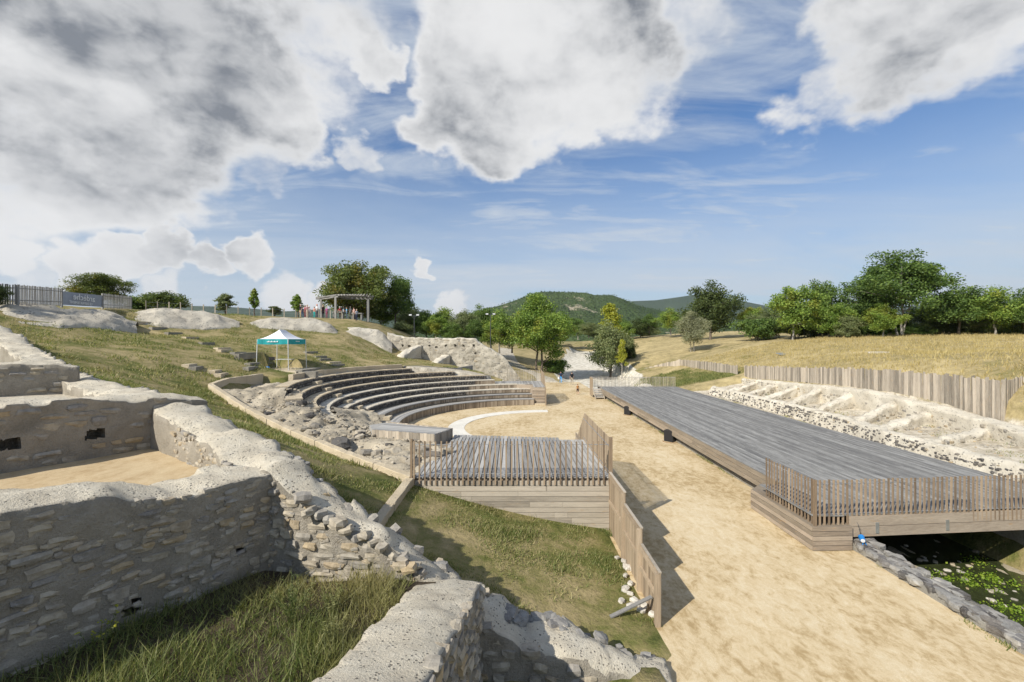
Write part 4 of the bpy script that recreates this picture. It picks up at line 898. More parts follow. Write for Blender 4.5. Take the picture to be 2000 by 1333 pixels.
# stone footing on the sand side of the channel
ft = ruin_wall('stone_footing', 'low grey cobble footing wall running under the edge of the stage', [(9.78, 8.0, .10, -1.5, .62), (9.78, 12.6, .16, -1.5, .62), (9.78, 14, .27, -1.5, .62), (9.78, 48.3, .27, -1.5, .62)], mats=('concrete', 'concrete'), step=.2, amp=.035, rag=.05, seed=31, cat='footing wall',
      stones=[(1, 6.2, 36, .17, .22, .22, .36, 'stone_grey', .93, 150, .05)])
r3 = random.Random(9)
for i in range(110):
    y = r3.uniform(8.1, 13.0); x = 9.78+r3.uniform(-.3, .28); s = r3.uniform(.12, .3); part('stone', STONES['stone_grey' if i % 4 else 'basalt'][r3.randrange(9)], ft, TR(x, y, .12+.012*(y-8), r3.uniform(-.4, .4)+1.5, r3.uniform(-.12, .12)) @ Matrix.Diagonal((s*1.4, s*.9, .16, 1)))
ruin_wall('channel_wall', 'concrete retaining wall on the far side of the stream channel', [(16.0, 4, .44, -1.5, .4), (16.0, 48.5, .44, -1.5, .4)], mats=('concrete', 'mortar_wall'), step=.4, amp=.03, rag=.04, seed=33, cat='retaining wall')
# stream bed, water, stones and cress
sheet('stream_bed', 'rock_slope', np.arange(10, 15.9, .2), np.arange(4, 49, .4), lambda x, y: True, lambda x, y: -1.30+.07*N1((x, y, 3), .9)+.05*abs(N1((x, y, 0), 2.5)))
kind(link('stream_water', (lambda mb: (mb.box((10.05, 4, -1.3), (15.82, 49, -1.262)), mb.mesh('stream_water', ['water']))[1])(MB())), 'structure')
r4 = random.Random(17)
for i in range(52):
    x, y = r4.uniform(10.3, 15.7), r4.uniform(8.4, 19)
    if i < 40: x = 12.9+abs(r4.gauss(0, 1.0)); x = min(x, 15.6); y = r4.uniform(10.5, 15)
    s = r4.uniform(.05, .15)
    o = link('stream_stone', STONES['rock_white' if i % 3 == 0 else 'stone'][r4.randrange(9)], None, TR(x, y, -1.26, r4.uniform(0, 6)) @ Matrix.Diagonal((s*1.4, s, s*.6, 1))); tag(o, 'pale rounded stone lying in the stream under the stage end', 'stone', 'pale stones in the stream channel')
def leaf_tufts(name, spots, mat, n, rad, hgt, size, seed, up=.5):
    g = np.random.default_rng(seed); out = []
    for (x, y, z, s) in spots:
        c = np.c_[g.normal(x, rad*s, n), g.normal(y, rad*s, n), z+np.abs(g.normal(0, hgt*s, n))]
        a = g.normal(0, 1, (n, 3)); a[:, 2] += up; a /= np.linalg.norm(a, axis=1)[:, None]; b = np.cross(a, g.normal(0, 1, (n, 3))); b /= np.linalg.norm(b, axis=1)[:, None]; k = size*g.uniform(.6, 1.4, (n, 1))
        out.append(np.stack([c-b*k*.5, c+a*k*.5-b*0, c+b*k*.5, c-a*k*.4], 1).reshape(-1, 3))
    return tri_mesh(name, np.concatenate(out), 2, [mat], True)
kind(link('water_plants', leaf_tufts('water_plants', [(r4.uniform(10.4, 15.3), r4.uniform(8.5, 14.6), -1.24, r4.uniform(.6, 1.3)) for _ in range(70)], 'leaf_water', 45, .17, .05, .055, 3)), 'stuff')

# ------------------------------------------------------------------ right side: low pebbled wall, bays, palisade
PWp = [(20.5, 46.3, 1.15, .38, .55), (20.3, 35.5, 1.22, .36, .55), (20.0, 27.5, 1.22, .36, .6), (19.1, 23, 1.22, .36, .6), (18.8, 18.5, 1.22, .36, .6), (18.7, 13, 1.22, .36, .6)]
PW = ruin_wall('pebble_wall', 'long low cream mortar wall studded with dark pebbles behind the stage', PWp, mats=('mortar_pale', 'mortar_pale'), step=.14, amp=.045, rag=.10, seed=41, batter=.30, cat='low wall',
      stones=[(-1, 0, 34, .10, .15, .09, .19, 'basalt', .36, 298, .012)])
rubble_fill(PW, PWp, -1, 420, .05, .11, 'basalt', 91, .35, 1, None, .30); rubble_fill(PW, PWp, -1, 200, .06, .12, 'stone', 92, 0, 1, None, .30)
for i, (px) in enumerate((1477, 1515, 1557, 1604, 1666, 1755, 1825, 1947)):
    Y = 24*FPX/(px-1000); y2 = Y-1.2; x2 = float(np.interp(y2, [13, 18.5, 23, 27.5, 35.5, 46.3], [18.7, 18.8, 19.1, 20, 20.3, 20.5]))+.4
    pts = []
    for k in range(5):
        u = k/4; x = 24.1+(x2-24.1)*u; y = Y+(y2-Y)*u; zb_ = .74+.45*(1-u); pts.append((x, y, max(zb_+.2, (float(np.interp(y, [17, 22.6, 26, 29, 34, 40, 48], [1.5, 1.75, 2.1, 2.4, 2.4, 2.1, 1.8]))-.15)*(1-u)+1.08*u), zb_-.3, .55))
    ordn = ['first', 'second', 'third', 'fourth', 'fifth', 'sixth', 'seventh', 'eighth'][i]
    ruin_wall('bay_wall', 'pale rounded cross wall between palisade and pebble wall, %s from the grassy end' % ordn, pts, mats=('mortar_pale', 'mortar_pale'), step=.12, amp=.10, rag=.14, seed=50+i, cat='low wall', group='cross walls behind the stage', stones=[(1, 0, 5, .10, .16, .15, .34, 'stone', .5, 30, .01), (-1, 0, 5, .10, .16, .15, .34, 'stone', .5, 30, .01)])
ruin_wall('footing_band', 'pale mortar footing running along the foot of the palisade', [(24.2, 47.5, 1.85, .7, .5), (24.1, 40, 2.15, .7, .6), (24.05, 31, 2.48, .7, .75), (23.9, 26, 2.2, .7, .9), (23.6, 22, 1.85, .7, 1.1), (22.8, 17, 1.5, .6, 1.6)], mats=('mortar_pale', 'mortar_pale'), step=.2, amp=.06, rag=.08, seed=61, cat='low wall', stones=[(-1, 0, 31, .12, .2, .18, .4, 'stone', .5, 260, .005)])
def palisade(label, pts, w0, w1, seed):
    r = random.Random(seed); P = [Vector(p[:2]) for p in pts]; L = [0]
    for a, b in zip(P[:-1], P[1:]): L.append(L[-1]+(b-a).length)
    t = thing('palisade', label, 'fence', (pts[0][0], pts[0][1], pts[0][2])); s = 0
    while s < L[-1]:
        w = r.uniform(w0, w1); sm = s+w/2; s += w+.012
        f = [float(np.interp(sm, L, [p[k] for p in pts])) for k in range(4)]; g = [float(np.interp(sm+.1, L, [p[k] for p in pts])) for k in range(2)]
        a = math.atan2(g[1]-f[1], g[0]-f[0]); h = f[3]-f[2]+r.uniform(-.09, .08)
        mb = MB(); th = .045; sk = r.uniform(-.03, .03); hw = w/2
        mb.V += [(-hw, -th/2, -.25), (hw, -th/2, -.25), (hw, th/2, -.25), (-hw, th/2, -.25), (-hw*.96, -th/2, h+sk), (hw*.96, -th/2, h-sk), (hw*.96, th/2, h-sk), (-hw*.96, th/2, h+sk)]
        for q in ((0, 3, 2, 1), (4, 5, 6, 7), (0, 1, 5, 4), (1, 2, 6, 5), (2, 3, 7, 6), (3, 0, 4, 7)): mb.face(list(q))
        part('board', mb.mesh('board', ['wood_palisade']), t, TR(f[0]+r.uniform(-.015, .015), f[1]+r.uniform(-.015, .015), f[2], a+r.uniform(-.06, .06), r.uniform(-.02, .02), r.uniform(-.012, .012)))
    return t
palisade('tall wavy palisade of ochre-grey boards above the pale bays', [(24.6, 48.2, 1.8, 3.18), (24.6, 40, 2.1, 3.5), (24.5, 34, 2.45, 3.8), (24.5, 29, 2.45, 3.92), (24.5, 26, 2.1, 3.9), (24.4, 22.6, 1.75, 3.88), (26.5, 23.5, 2.2, 3.95), (30, 25, 3.2, 4.3)], .11, .18, 71)
palisade('distant low palisade curving along the grassy bank towards the stream', [(24.7, 49.8, 1.8, 3.08), (25.4, 60, 2.0, 3.1), (25.6, 69, 2.0, 3.0), (23.5, 73.5, 1.0, 1.95), (19.9, 75, -.1, .75)], .2, .3, 72)

# ------------------------------------------------------------------ trees
def make_tree(seed, h, cw, mat, trunk_h, nclump, per, leaf, shape='round', bark='bark', stems=1, clump_r=.16, dens=.85):
    """unit-less real-size tree at origin: returns (trunk mesh, crown mesh)"""
    r = random.Random(seed); g = np.random.default_rng(seed)
    ch = h-trunk_h*.75; cz = h-ch/2; C = []
    tries = 0
    while len(C) < nclump and tries < 6000:
        tries += 1
        v = Vector((r.gauss(0, 1), r.gauss(0, 1), r.gauss(0, 1))).normalized()*(r.random()**.38)
        if shape == 'cone': k = 1-.85*max(0, (v.z+1)/2)**1.1; p = Vector((v.x*cw/2*k, v.y*cw/2*k, cz+v.z*ch/2))
        elif shape == 'spread': k = 1 if v.z < .1 else 1-.35*v.z; p = Vector((v.x*cw/2*k, v.y*cw/2*k, cz+v.z*ch/2*.95+.08*ch*math.sin(v.x*4+seed)))
        else: p = Vector((v.x*cw/2, v.y*cw/2, cz+v.z*ch/2))
        # uneven outline: carve and swell with noise
        f = .76+.72*mnoise.noise(Vector((v.x*1.6+seed*3.1, v.y*1.6, v.z*1.6)))
        p.x *= f; p.y *= f; p.z = cz+(p.z-cz)*(.80+.35*mnoise.noise(Vector((v.x*1.3+seed, v.y*1.3+9, v.z))))
        if mnoise.noise(p*(2.6/max(cw, 2))+Vector((seed, 0, 0))) > (dens-.45): continue
        C.append(p)
    mb = MB()
    tops = []
    for s in range(stems):
        o = Vector((0, 0, 0)) if stems == 1 else Vector((.35*math.cos(s*2.4), .35*math.sin(s*2.4), 0)); q = o; rad = max(.035, h*.016/(stems**.5)*(1.2 if bark == 'bark' else 1)); n = 6; lean = Vector((r.uniform(-.06, .06), r.uniform(-.06, .06), 0))*h*(1 if stems == 1 else 1.6)
        for i in range(n):
            u = (i+1)/n; nx = o+lean*u+Vector((r.uniform(-.04, .04)*h*.25, r.uniform(-.04, .04)*h*.25, (h*.82)*u)); mb.tube(q, nx, rad*(1-.78*i/n)*(1.25 if i == 0 else 1), rad*(1-.78*(i+1)/n), 7, 0, False); tops.append((nx, rad*(1-.78*(i+1)/n))); q = nx
    for p in C:
        if r.random() < .6:
            base = min(tops, key=lambda t: (t[0]-p).length+(0 if t[0].z < p.z else 3)); a = base[0]; m = a.lerp(p, .5)+Vector((r.uniform(-.1, .1), r.uniform(-.1, .1), r.uniform(.0, .12)))*(p-a).length
            w = max(.012, base[1]*.5); mb.tube(a, m, w, w*.7, 5, 0, False); mb.tube(m, p, w*.7, w*.25, 4, 0, False)
    out = []
    for p in C:
        rad = clump_r*cw*r.uniform(.55, 1.15); rad = max(.22, min(rad, 1.25)); n = int(per*r.uniform(.6, 1.3))
        d = g.normal(0, 1, (n, 3)); d /= np.linalg.norm(d, axis=1)[:, None]; c = np.array(p)+d*(g.random((n, 1))**.5)*rad*np.array([1.1, 1.1, .78])
        a = d*.5+g.normal(0, .6, (n, 3)); a[:, 2] += .3; a /= np.linalg.norm(a, axis=1)[:, None]
        b = np.cross(a, g.normal(0, 1, (n, 3))); b /= np.linalg.norm(b, axis=1)[:, None]; e = np.cross(a, b); k = leaf*g.uniform(.6, 1.35, (n, 1))
        out.append(np.stack([c-b*k*.62, c+e*k*.36, c+b*k*.62, c-e*k*.36], 1).reshape(-1, 3))
    return mb.mesh('trunk', [bark], True), tri_mesh('crown', np.concatenate(out), 2, [mat], True)
KINDS = {
 'oak': [make_tree(101+i, 10, 9.5, 'leaf_oak', 2.4, 100, 150, .24, 'spread') for i in range(3)],
 'bright': [make_tree(121+i, 9, 8, 'leaf_bright', 2.0, 85, 150, .23, 'spread', 'bark_pale') for i in range(3)],
 'maple': [make_tree(131+i, 10, 11, 'leaf_maple', 1.4, 150, 190, .23, 'round', dens=1.0) for i in range(1)],
 'dark': [make_tree(141+i, 10, 10, 'leaf_dark', 1.5, 110, 160, .24, 'round', dens=.95) for i in range(2)],
 'grey': [make_tree(151, 7, 6.2, 'leaf_grey', 1.5, 120, 170, .15, 'round', 'bark_pale', 3, dens=1.1)],
 'olive': [make_tree(161+i, 8, 7, 'leaf_olive', .8, 110, 160, .18, 'round', dens=1.1) for i in range(2)],
 'yellow': [make_tree(171, 9, 4.0, 'leaf_yellow', 1.5, 60, 150, .17, 'cone', 'bark_pale', dens=1.0)],
 'slim': [make_tree(181, 5, 2.0, 'leaf_bright', .6, 42, 90, .16, 'cone', dens=1.1), make_tree(182, 4, 2.6, 'leaf_olive', .2, 40, 90, .15, 'cone', dens=1.0)],
 'tall': [make_tree(191, 13, 11, 'leaf_bright', 3.2, 150, 190, .24, 'spread', 'bark', 2, dens=.95)],
 'crown': [make_tree(196, 14, 15, 'leaf_oak', 3.2, 150, 170, .27, 'spread', 'bark_pale', 3, dens=.80)],
 'bush': [make_tree(201+i, 3, 5, 'leaf_maple' if i else 'leaf_oak', .1, 60, 120, .19, 'round', stems=4, dens=1.1) for i in range(2)],
}
KH = {'oak': 10, 'bright': 9, 'maple': 10, 'dark': 10, 'grey': 7, 'olive': 8, 'yellow': 9, 'slim': 5, 'tall': 13, 'crown': 14, 'bush': 3}
rt = random.Random(77)
def tree(kindk, label, px, py_base, py_top, Y, wpx=None, group=None, name='tree', v=None, z=None, rz=None):
    b = ray(px, py_base, Y); zt = CAMZ+(CY-py_top)/FPX*Y; zb = b.z if z is None else z
    ms = KINDS[kindk]; i = rt.randrange(len(ms)) if v is None else v
    h = zt-zb; H = max(c.co.z for c in ms[i][1].vertices); s = h/H; sx = s
    if wpx:
        W = max(abs(c.co.x) for c in ms[i][1].vertices)*2; sx = (wpx/FPX*Y)/W*1.22
    t = thing(name, label, 'tree' if name != 'shrub' else 'shrub', (b.x, Y, zb), group, rt.uniform(0, 6.28) if rz is None else rz)
    for nm, me in zip(('trunk', 'crown'), ms[i]):
        o = bpy.data.objects.new(nm, me); COL.objects.link(o); o.parent = t; o.scale = (sx, sx, s)
    return t
# hill crest, left
tree('maple', 'tree with reddish and green foliage behind the banner fence', 200, 600, 533, 56, 100)
tree('bush', 'broad green bush standing behind the wire fence posts', 325, 606, 565, 54, 92, name='shrub', v=1)
tree('bush', 'low green bush beside the end of the slat fence', 275, 606, 577, 55, 60, name='shrub', v=0)
tree('slim', 'small pointed bushy tree between wire fence posts on the crest', 440, 617, 572, 57, 40, v=1)
tree('slim', 'slim upright young tree alone on the crest', 497, 618, 562, 57, 22, v=0)
tree('slim', 'small low bush on the crest beside the slim young tree', 536, 620, 597, 58, 34, v=1, name='shrub')
tree('slim', 'thin young tree next to the group of visitors by the pergola', 582, 622, 574, 63, 26, v=0)
tree('maple', 'very large dense round maple behind the pergola', 695, 640, 509, 67, 150)
tree('oak', 'open airy oak beside the dense round maple', 772, 645, 533, 70, 85)
tree('dark', 'dark shrub at the very start of the slat fence', -4, 606, 548, 27, 40, name='shrub')
shr = [(745, 650, 580, 72, 64), (800, 668, 592, 76, 66), (832, 668, 604, 70, 60), (868, 672, 598, 78, 66), (905, 674, 602, 74, 66), (940, 676, 592, 84, 76), (975, 690, 600, 82, 76), (1000, 690, 612, 88, 66), (925, 676, 622, 72, 56), (850, 668, 617, 68, 56), (785, 664, 625, 66, 50), (885, 672, 628, 68, 56), (960, 686, 632, 72, 50)]
for i, (px, b, t_, Y, w) in enumerate(shr): tree(('bright', 'olive', 'oak')[i % 3], ('bright green tree', 'grey-green tree', 'deep green tree')[i % 3]+' in the thicket behind the holed masonry wall', px, b, t_, Y, w, 'thicket behind the far wall, '+('bright', 'grey-green', 'deep green')[i % 3])
# centre
tree('tall', 'tall twin-stemmed green tree beside the path beyond the theatre', 1053, 732, 570, 76, 150, rz=.4)
tree('bush', 'leafy undergrowth at the foot of the tall twin-stemmed tree', 1085, 730, 700, 78, 50, name='shrub', v=0)
tree('yellow', 'yellow-leaved poplar rising behind the grey-green willow bush', 1192, 735, 591, 86, 62)
tree('olive', 'rounded grey-green willow bush beside the white stream bed', 1192, 738, 622, 80, 92)
tree('yellow', 'thin yellow-green sapling in front of the willow bush', 1215, 740, 662, 76, 24)
tree('dark', 'dark shrub crowding the willow bush on its field side', 1226, 735, 650, 84, 40, name='shrub')
tree('oak', 'green tree beyond the dry slope, next to the yellow poplar', 1268, 652, 612, 125, 40); tree('bright', 'light green tree at the edge of the dry field', 1310, 655, 600, 118, 55)
tree('dark', 'large dark oak rising behind the silver willow', 1388, 668, 546, 95, 118)
tree('grey', 'silvery round willow with pale stems in the dry field', 1353, 693, 607, 80, 72)
tree('bright', 'lone yellowish tree between dark oak and right-hand grove', 1470, 662, 598, 92, 60)
tree('oak', 'small tree at the end of the dry slope behind the tall tree', 1120, 655, 620, 120, 50); tree('olive', 'olive-coloured tree beyond the stream bed', 1150, 660, 628, 110, 45)
# right grove
for i, (k, px, b, t_, Y, w, lab) in enumerate([('bright', 1548, 670, 556, 70, 105, 'light green tree with a leaning pale trunk at the start of the grove'), ('oak', 1598, 664, 543, 72, 80, 'upright pointed oak in the grove behind the leaning tree'),
        ('bright', 1630, 668, 590, 68, 80, 'low bushy bright tree in the grove'), ('oak', 1690, 664, 548, 70, 95, 'oak with spreading crown just before the tallest tree'), ('crown', 1760, 660, 487, 66, 190, 'tallest tree of the grove with pale forked trunk and open crown'),
        ('oak', 1872, 660, 548, 64, 130, 'broad oak past the tallest tree of the grove'), ('bright', 1945, 660, 556, 62, 100, 'yellow-green tree near the end of the grove'), ('oak', 2005, 662, 560, 60, 110, 'dark tree closing the grove'),
        ('olive', 1660, 668, 610, 66, 60, 'brownish shrub under the grove oaks'), ('dark', 1820, 664, 590, 70, 90, 'dark understorey tree beside the tallest tree'), ('bright', 1725, 664, 590, 63, 70, 'low light-green tree in front of the tallest trunk'), ('olive', 1500, 662, 600, 84, 70, 'olive-green tree standing on the dry bank')]):
    tree(k, lab, px, b, t_, Y, w)

for i in range(26):
    px = 1475+i*21.5+rt.uniform(-8, 8); Y = float(np.interp(px, [1475, 1600, 2030], [82, 72, 62]))+rt.uniform(-2, 3)
    tree(('bush', 'olive', 'bright', 'dark', 'oak')[i % 5], ('low spreading bush', 'grey-green shrub', 'light green shrub', 'very dark shrub', 'mid-green leafy shrub')[i % 5]+' in the undergrowth of the grove along the dry field', px, 662+rt.uniform(-2, 4), 622+rt.uniform(-16, 10), Y, rt.uniform(45, 75), 'undergrowth of the grove, kind '+('bush', 'grey-green', 'light', 'dark', 'mid-green')[i % 5], name='shrub')
for i in range(12):
    px = 1010+i*24+rt.uniform(-8, 8); tree(('oak', 'bright', 'dark', 'olive')[i % 4], ('deep green tree', 'bright green tree', 'very dark tree', 'grey-green tree')[i % 4]+' in the far belt between the theatre and the hill', px, 664, 628+rt.uniform(-10, 10), 130+rt.uniform(-8, 15), rt.uniform(40, 60), 'far tree belt, '+('deep green', 'bright', 'dark', 'grey-green')[i % 4])
# ------------------------------------------------------------------ hills
def m_hill(name, a, b, rocky):
    m, t = mat_new(name); p = POS(t); n = t.noise(p, .006, 6, .6); f = t.noise(p, .06, 4, .7); v = t.voro(p, .11)
    c = t.ramp(t.math('ADD', t.math('MULTIPLY', n, .7), t.math('MULTIPLY', f, .35)), [(.35, a), (.6, b), (.8, tuple(x*1.5 for x in b))])
    c = t.mix(t.ss(t.noise(p, .008, 5, .65, .5), .60, .68, 0, rocky), c, (.42, .36, .27))
    finish(t, c, .95, v.outputs['Distance'], 1.0, 6.0, .05)
m_hill('hill_near', (.032, .055, .018), (.060, .088, .030), .8); m_hill('hill_far', (.030, .050, .026), (.045, .068, .032), .12)
def hill(name, prof, Y, depth, mat, seed, gul=.12):
    xs = np.linspace(prof[0][0], prof[-1][0], 150); py = np.interp(xs, [p[0] for p in prof], [p[1] for p in prof]); mb = MB(); m = 44
    for i, (px, y) in enumerate(zip(xs, py)):
        zt = max(0, CAMZ+(CY-y)/FPX*Y)
        for k in range(m+1):
            v = k/m*1.45; YY = Y-depth+depth*v; u = min(v, 1) if v <= 1 else 1-(v-1)*.9
            X = (px-CX)/FPX*Y; q = Vector((X/Y*10, v*3, seed)); e = (1-abs(1-v)) if v < 1 else .9
            g = gul*zt*(mnoise.fractal(Vector((X/(Y*.12), v*2.2, seed)), 1, 2, 5)); z = zt*(u**1.25)*(1+.0*e)+g*math.sin(math.pi*min(1, v))*.8
            mb.V.append((X, YY, max(-4, z)))
    for i in range(149):
        for k in range(m): mb.face([i*(m+1)+k, (i+1)*(m+1)+k, (i+1)*(m+1)+k+1, i*(m+1)+k+1])
    o = link(name, mb.mesh(name, [mat], True)); kind(o, 'structure'); return o, mb.V
h1, hv = hill('hill', [(700, 668), (820, 655), (880, 628), (910, 618), (940, 606), (975, 597), (1010, 585), (1045, 571), (1060, 569), (1100, 570), (1142, 571), (1160, 576), (1195, 576), (1218, 584), (1240, 596), (1275, 603), (1320, 614), (1400, 640), (1500, 668)], 1500, 620, 'hill_near', 4, .16)
hill('hill', [(1080, 650), (1180, 600), (1230, 588), (1280, 586), (1330, 579), (1370, 572), (1420, 583), (1450, 588), (1490, 596), (1560, 600), (1640, 592), (1750, 600), (1850, 590), (2000, 598), (2300, 615)], 4200, 1500, 'hill_far', 7, .10)
hill('hill', [(-500, 610), (0, 602), (200, 600), (330, 596), (450, 599), (560, 608), (650, 602), (740, 596), (800, 603), (860, 618), (920, 632), (1000, 648), (1060, 660)], 3600, 1300, 'hill_far', 9, .10)
# the wood on the near hill: small clumps standing on it, one mass
gh = np.random.default_rng(4); HV = np.array(hv); sel = HV[gh.integers(0, len(HV), 16000)]; sel = sel[sel[:, 2] > 6]
c = sel+np.c_[gh.uniform(-10, 10, len(sel)), gh.uniform(-10, 10, len(sel)), np.full(len(sel), .3)]; s = gh.uniform(1.3, 3.0, (len(sel), 1))
o6 = np.array([(1, 0, 0), (0, 1, 0), (-1, 0, 0), (0, -1, 0), (0, 0, 1.15), (0, 0, -.6)]); tri = [(0, 1, 4), (1, 2, 4), (2, 3, 4), (3, 0, 4)]
kind(link('hill_wood', tri_mesh('hill_wood', np.stack([c+s*o6[i] for tr in tri for i in tr], 1).reshape(-1, 3), 1, ['hill_near'])), 'stuff')

# ------------------------------------------------------------------ grass
def blades(name, X, Y, Z, h, w, mat, seed, lean=.5):
    g = np.random.default_rng(seed); n = len(X); a = g.uniform(0, 6.283, n); pn = np.array([mnoise.noise(Vector((a_*1.1, b_*1.1, seed))) for a_, b_ in zip(X, Y)]) if n < 60000 else .5*np.sin(X*2.3+np.sin(Y*1.7)*2)*np.sin(Y*2.1+np.sin(X*1.3)*2); hh = h*g.uniform(.4, 1.4, n)*np.clip(1+1.4*pn, .25, 2.0); l = np.abs(g.normal(0, lean, n))*hh; b = g.uniform(0, 6.283, n)
    p = np.c_[X, Y, Z-.01]; s = np.c_[np.cos(a), np.sin(a), np.zeros(n)]*(w*g.uniform(.6, 1.4, n))[:, None]/2; tip = p+np.c_[np.cos(b)*l, np.sin(b)*l, hh]
    return kind(link(name, tri_mesh(name, np.stack([p-s, p+s, tip], 1).reshape(-1, 3), 1, [mat])), 'stuff')
gg = np.random.default_rng(12)
def scatter(n, x0, x1, y0, y1, ok):
    X = gg.uniform(x0, x1, n); Y = gg.uniform(y0, y1, n); k = ok(X, Y); return X[k], Y[k]
def lawn_ok(X, Y):
    r = np.hypot(X-3, Y-30.9); k0 = np.interp(X, [p[0] for p in KERB[1:]], [p[1] for p in KERB[1:]])
    n = np.sin(X*1.7+np.sin(Y*1.3)*1.5)*np.sin(Y*1.9+np.sin(X*.8))+.6*np.sin(X*.7+Y*.5+np.sin(Y*.6)*2)+gg.normal(0, .35, len(X))
    return (Y > wallY(X)+.45) & ~((r < 17.4) & (X < 3.05) & (Y > 20)) & ~((Y > k0-.15) & (X > -15.9) & (Y < 30)) & ~((X > -3.1) & (Y > 13.9)) & (X < 2.75) & (n > .05)
X, Y = scatter(260000, -16, 2.9, 8.2, 24, lawn_ok); blades('lawn_grass', X, Y, height(X, Y), .075, .022, 'leaf_turf', 1, .9)
X, Y = scatter(170000, -34, -3, 14, 50, lambda X, Y: lawn_ok(X, Y) & (np.hypot(X-3, Y-30.9) > 17.6)); blades('lawn_grass', X, Y, height(X, Y), .11, .045, 'leaf_turf', 2, .9)
X, Y = scatter(60000, 25.2, 70, 22, 70, lambda X, Y: (X > 25+.0*Y)); blades('field_grass', X, Y, height(X, Y), .22, .05, 'leaf_straw', 3, .5)
X, Y = scatter(17000, -6.9, -1.5, 4.2, 7.6, lambda X, Y: (Y-8.35 < (X+4.55)*1.73-1.2) & (Y < wallY(X)-.45) & (X < -1.72+(-.2)*(6.8-Y)*.5)); blades('chamber_grass', X, Y, 1.85+.08*np.maximum(0, -3.6-X), .13, .013, 'leaf_weed', 4, 1.0)
k = (gg.random(len(X)) < .35) & ((X > -3.3) | (Y < 5.9)); blades('chamber_tall_grass', X[k], Y[k], np.full(k.sum(), 1.85), .28, .012, 'leaf_weed', 5, .8)
X, Y = scatter(26000, 17.6, 24, 13, 46.5, lambda X, Y: np.sin(X*2.1+np.sin(Y))*np.sin(Y*1.7)+gg.normal(0, .2, len(X)) > .45); blades('bay_weeds', X, Y, height(X, Y), .10, .03, 'leaf_turf', 6, .6)
X, Y = scatter(9000, 17.5, 24.5, 50, 66, lambda X, Y: X > 17); blades('bank_grass', X, Y, height(X, Y), .2, .05, 'leaf_weed', 7, .5)
X = np.concatenate([gg.normal(9.42, .05, 2500), gg.normal(2.8, .10, 2600), gg.normal(9.42, .06, 500)]); Y = np.concatenate([gg.uniform(17, 46, 2500), gg.uniform(9.2, 13.9, 2600), gg.uniform(8.5, 12.4, 500)])
k = np.sin(Y*2.3)+np.sin(Y*.9+1) > .1; blades('edge_weeds', X[k], Y[k], np.zeros(k.sum()), .09, .02, 'leaf_turf', 8, .6)
# tall weeds in the chamber: each a plant of stems with leaves
def weed(x, y, z, h, n, label, seed, mat='leaf_weed', flowers=False):
    r = random.Random(seed); t = thing('weed', label, 'plant', (x, y, z)); mb = MB(); lv = []
    fl = MB()
    for i in range(n):
        a = r.uniform(0, 6.28); l = r.uniform(.15, .55)*h; p = Vector((x+r.uniform(-.05, .05), y+r.uniform(-.05, .05), z)); q = Vector((x+math.cos(a)*l, y+math.sin(a)*l, z+h*r.uniform(.6, 1.05))); m = p.lerp(q, .55)+Vector((0, 0, .07*h)); mb.tube(p, m, .004, .003, 4); mb.tube(m, q, .003, .0015, 4)
        for k in range(16):
            u = r.uniform(.2, 1); c = (p.lerp(m, u*2) if u < .5 else m.lerp(q, u*2-1)); d = Vector((r.gauss(0, 1), r.gauss(0, 1), r.uniform(.1, 1.2))).normalized()*r.uniform(.03, .075); w = d.orthogonal().normalized()*.005; lv += [c-w, c+d, c+w]
        if flowers:
            for k in range(4): c = q+Vector((r.uniform(-.03, .03), r.uniform(-.03, .03), r.uniform(-.02, .03))); fl.tube(c, c+Vector((0, 0, .008)), .012, .010, 5)
    part('stems', mb.mesh('stems', [mat]), t); part('leaves', tri_mesh('leaves', np.array([tuple(v) for v in lv]), 1, [mat]), t)
    if flowers: part('flowers', fl.mesh('flowers', ['leaf_yellow']), t)
weed(-3.05, 6.35, 1.85, .62, 26, 'bushy feathery weed in the sunlit part of the chamber', 1); weed(-5.05, 5.55, 1.85, .55, 9, 'sparse yellow-flowered weed before the shaded cross wall', 2, flowers=True)
weed(-2.6, 6.6, 1.85, .4, 22, 'low leafy weed between the feathery weed and broad cross wall', 3); weed(-2.35, 5.9, 1.85, .45, 20, 'upright tuft of weeds against the broad cross wall', 5)

mb = MB(); rbz = random.Random(8)
for i in range(900):
    x, y = rbz.uniform(17.7, 23.9), rbz.uniform(13, 46.5); z = hz(x, y) if i % 6 == 0 else None
    if i % 6 == 0: cx_, cy_ = x, y
    else: x, y = cx_+rbz.gauss(0, .5), cy_+rbz.gauss(0, .5); z = hz(x, y)
    w = rbz.uniform(.04, .14); src = STONES['stone'][rbz.randrange(9)]; M = TR(x, y, z+.01, rbz.uniform(0, 6), rbz.uniform(-.3, .3)) @ Matrix.Diagonal((w*1.4, w, w*.7, 1)); mb.add([M @ v.co for v in src.vertices], [list(p.vertices) for p in src.polygons])
kind(link('bay_rubble', mb.mesh('bay_rubble', ['stone'])), 'stuff')
mb = MB()
for i in range(380):
    x = rbz.uniform(-14.5, -2.6); k0 = float(np.interp(x, [p[0] for p in KERB[1:]], [p[1] for p in KERB[1:]])); y = k0+rbz.uniform(.3, 5)
    if not bool(in_rock(np.array([x]), np.array([y]))[0]): continue
    z = float(rock_h(np.array([x]), np.array([y]))[0])+.02; w = rbz.uniform(.05, .14); src = STONES['boulder'][rbz.randrange(9)]; M = TR(x, y, z, rbz.uniform(0, 6), rbz.uniform(-.4, .4)) @ Matrix.Diagonal((w*1.5, w, w*.7, 1)); mb.add([M @ v.co for v in src.vertices], [list(p.vertices) for p in src.polygons])
kind(link('slope_rubble', mb.mesh('slope_rubble', ['boulder'])), 'stuff')
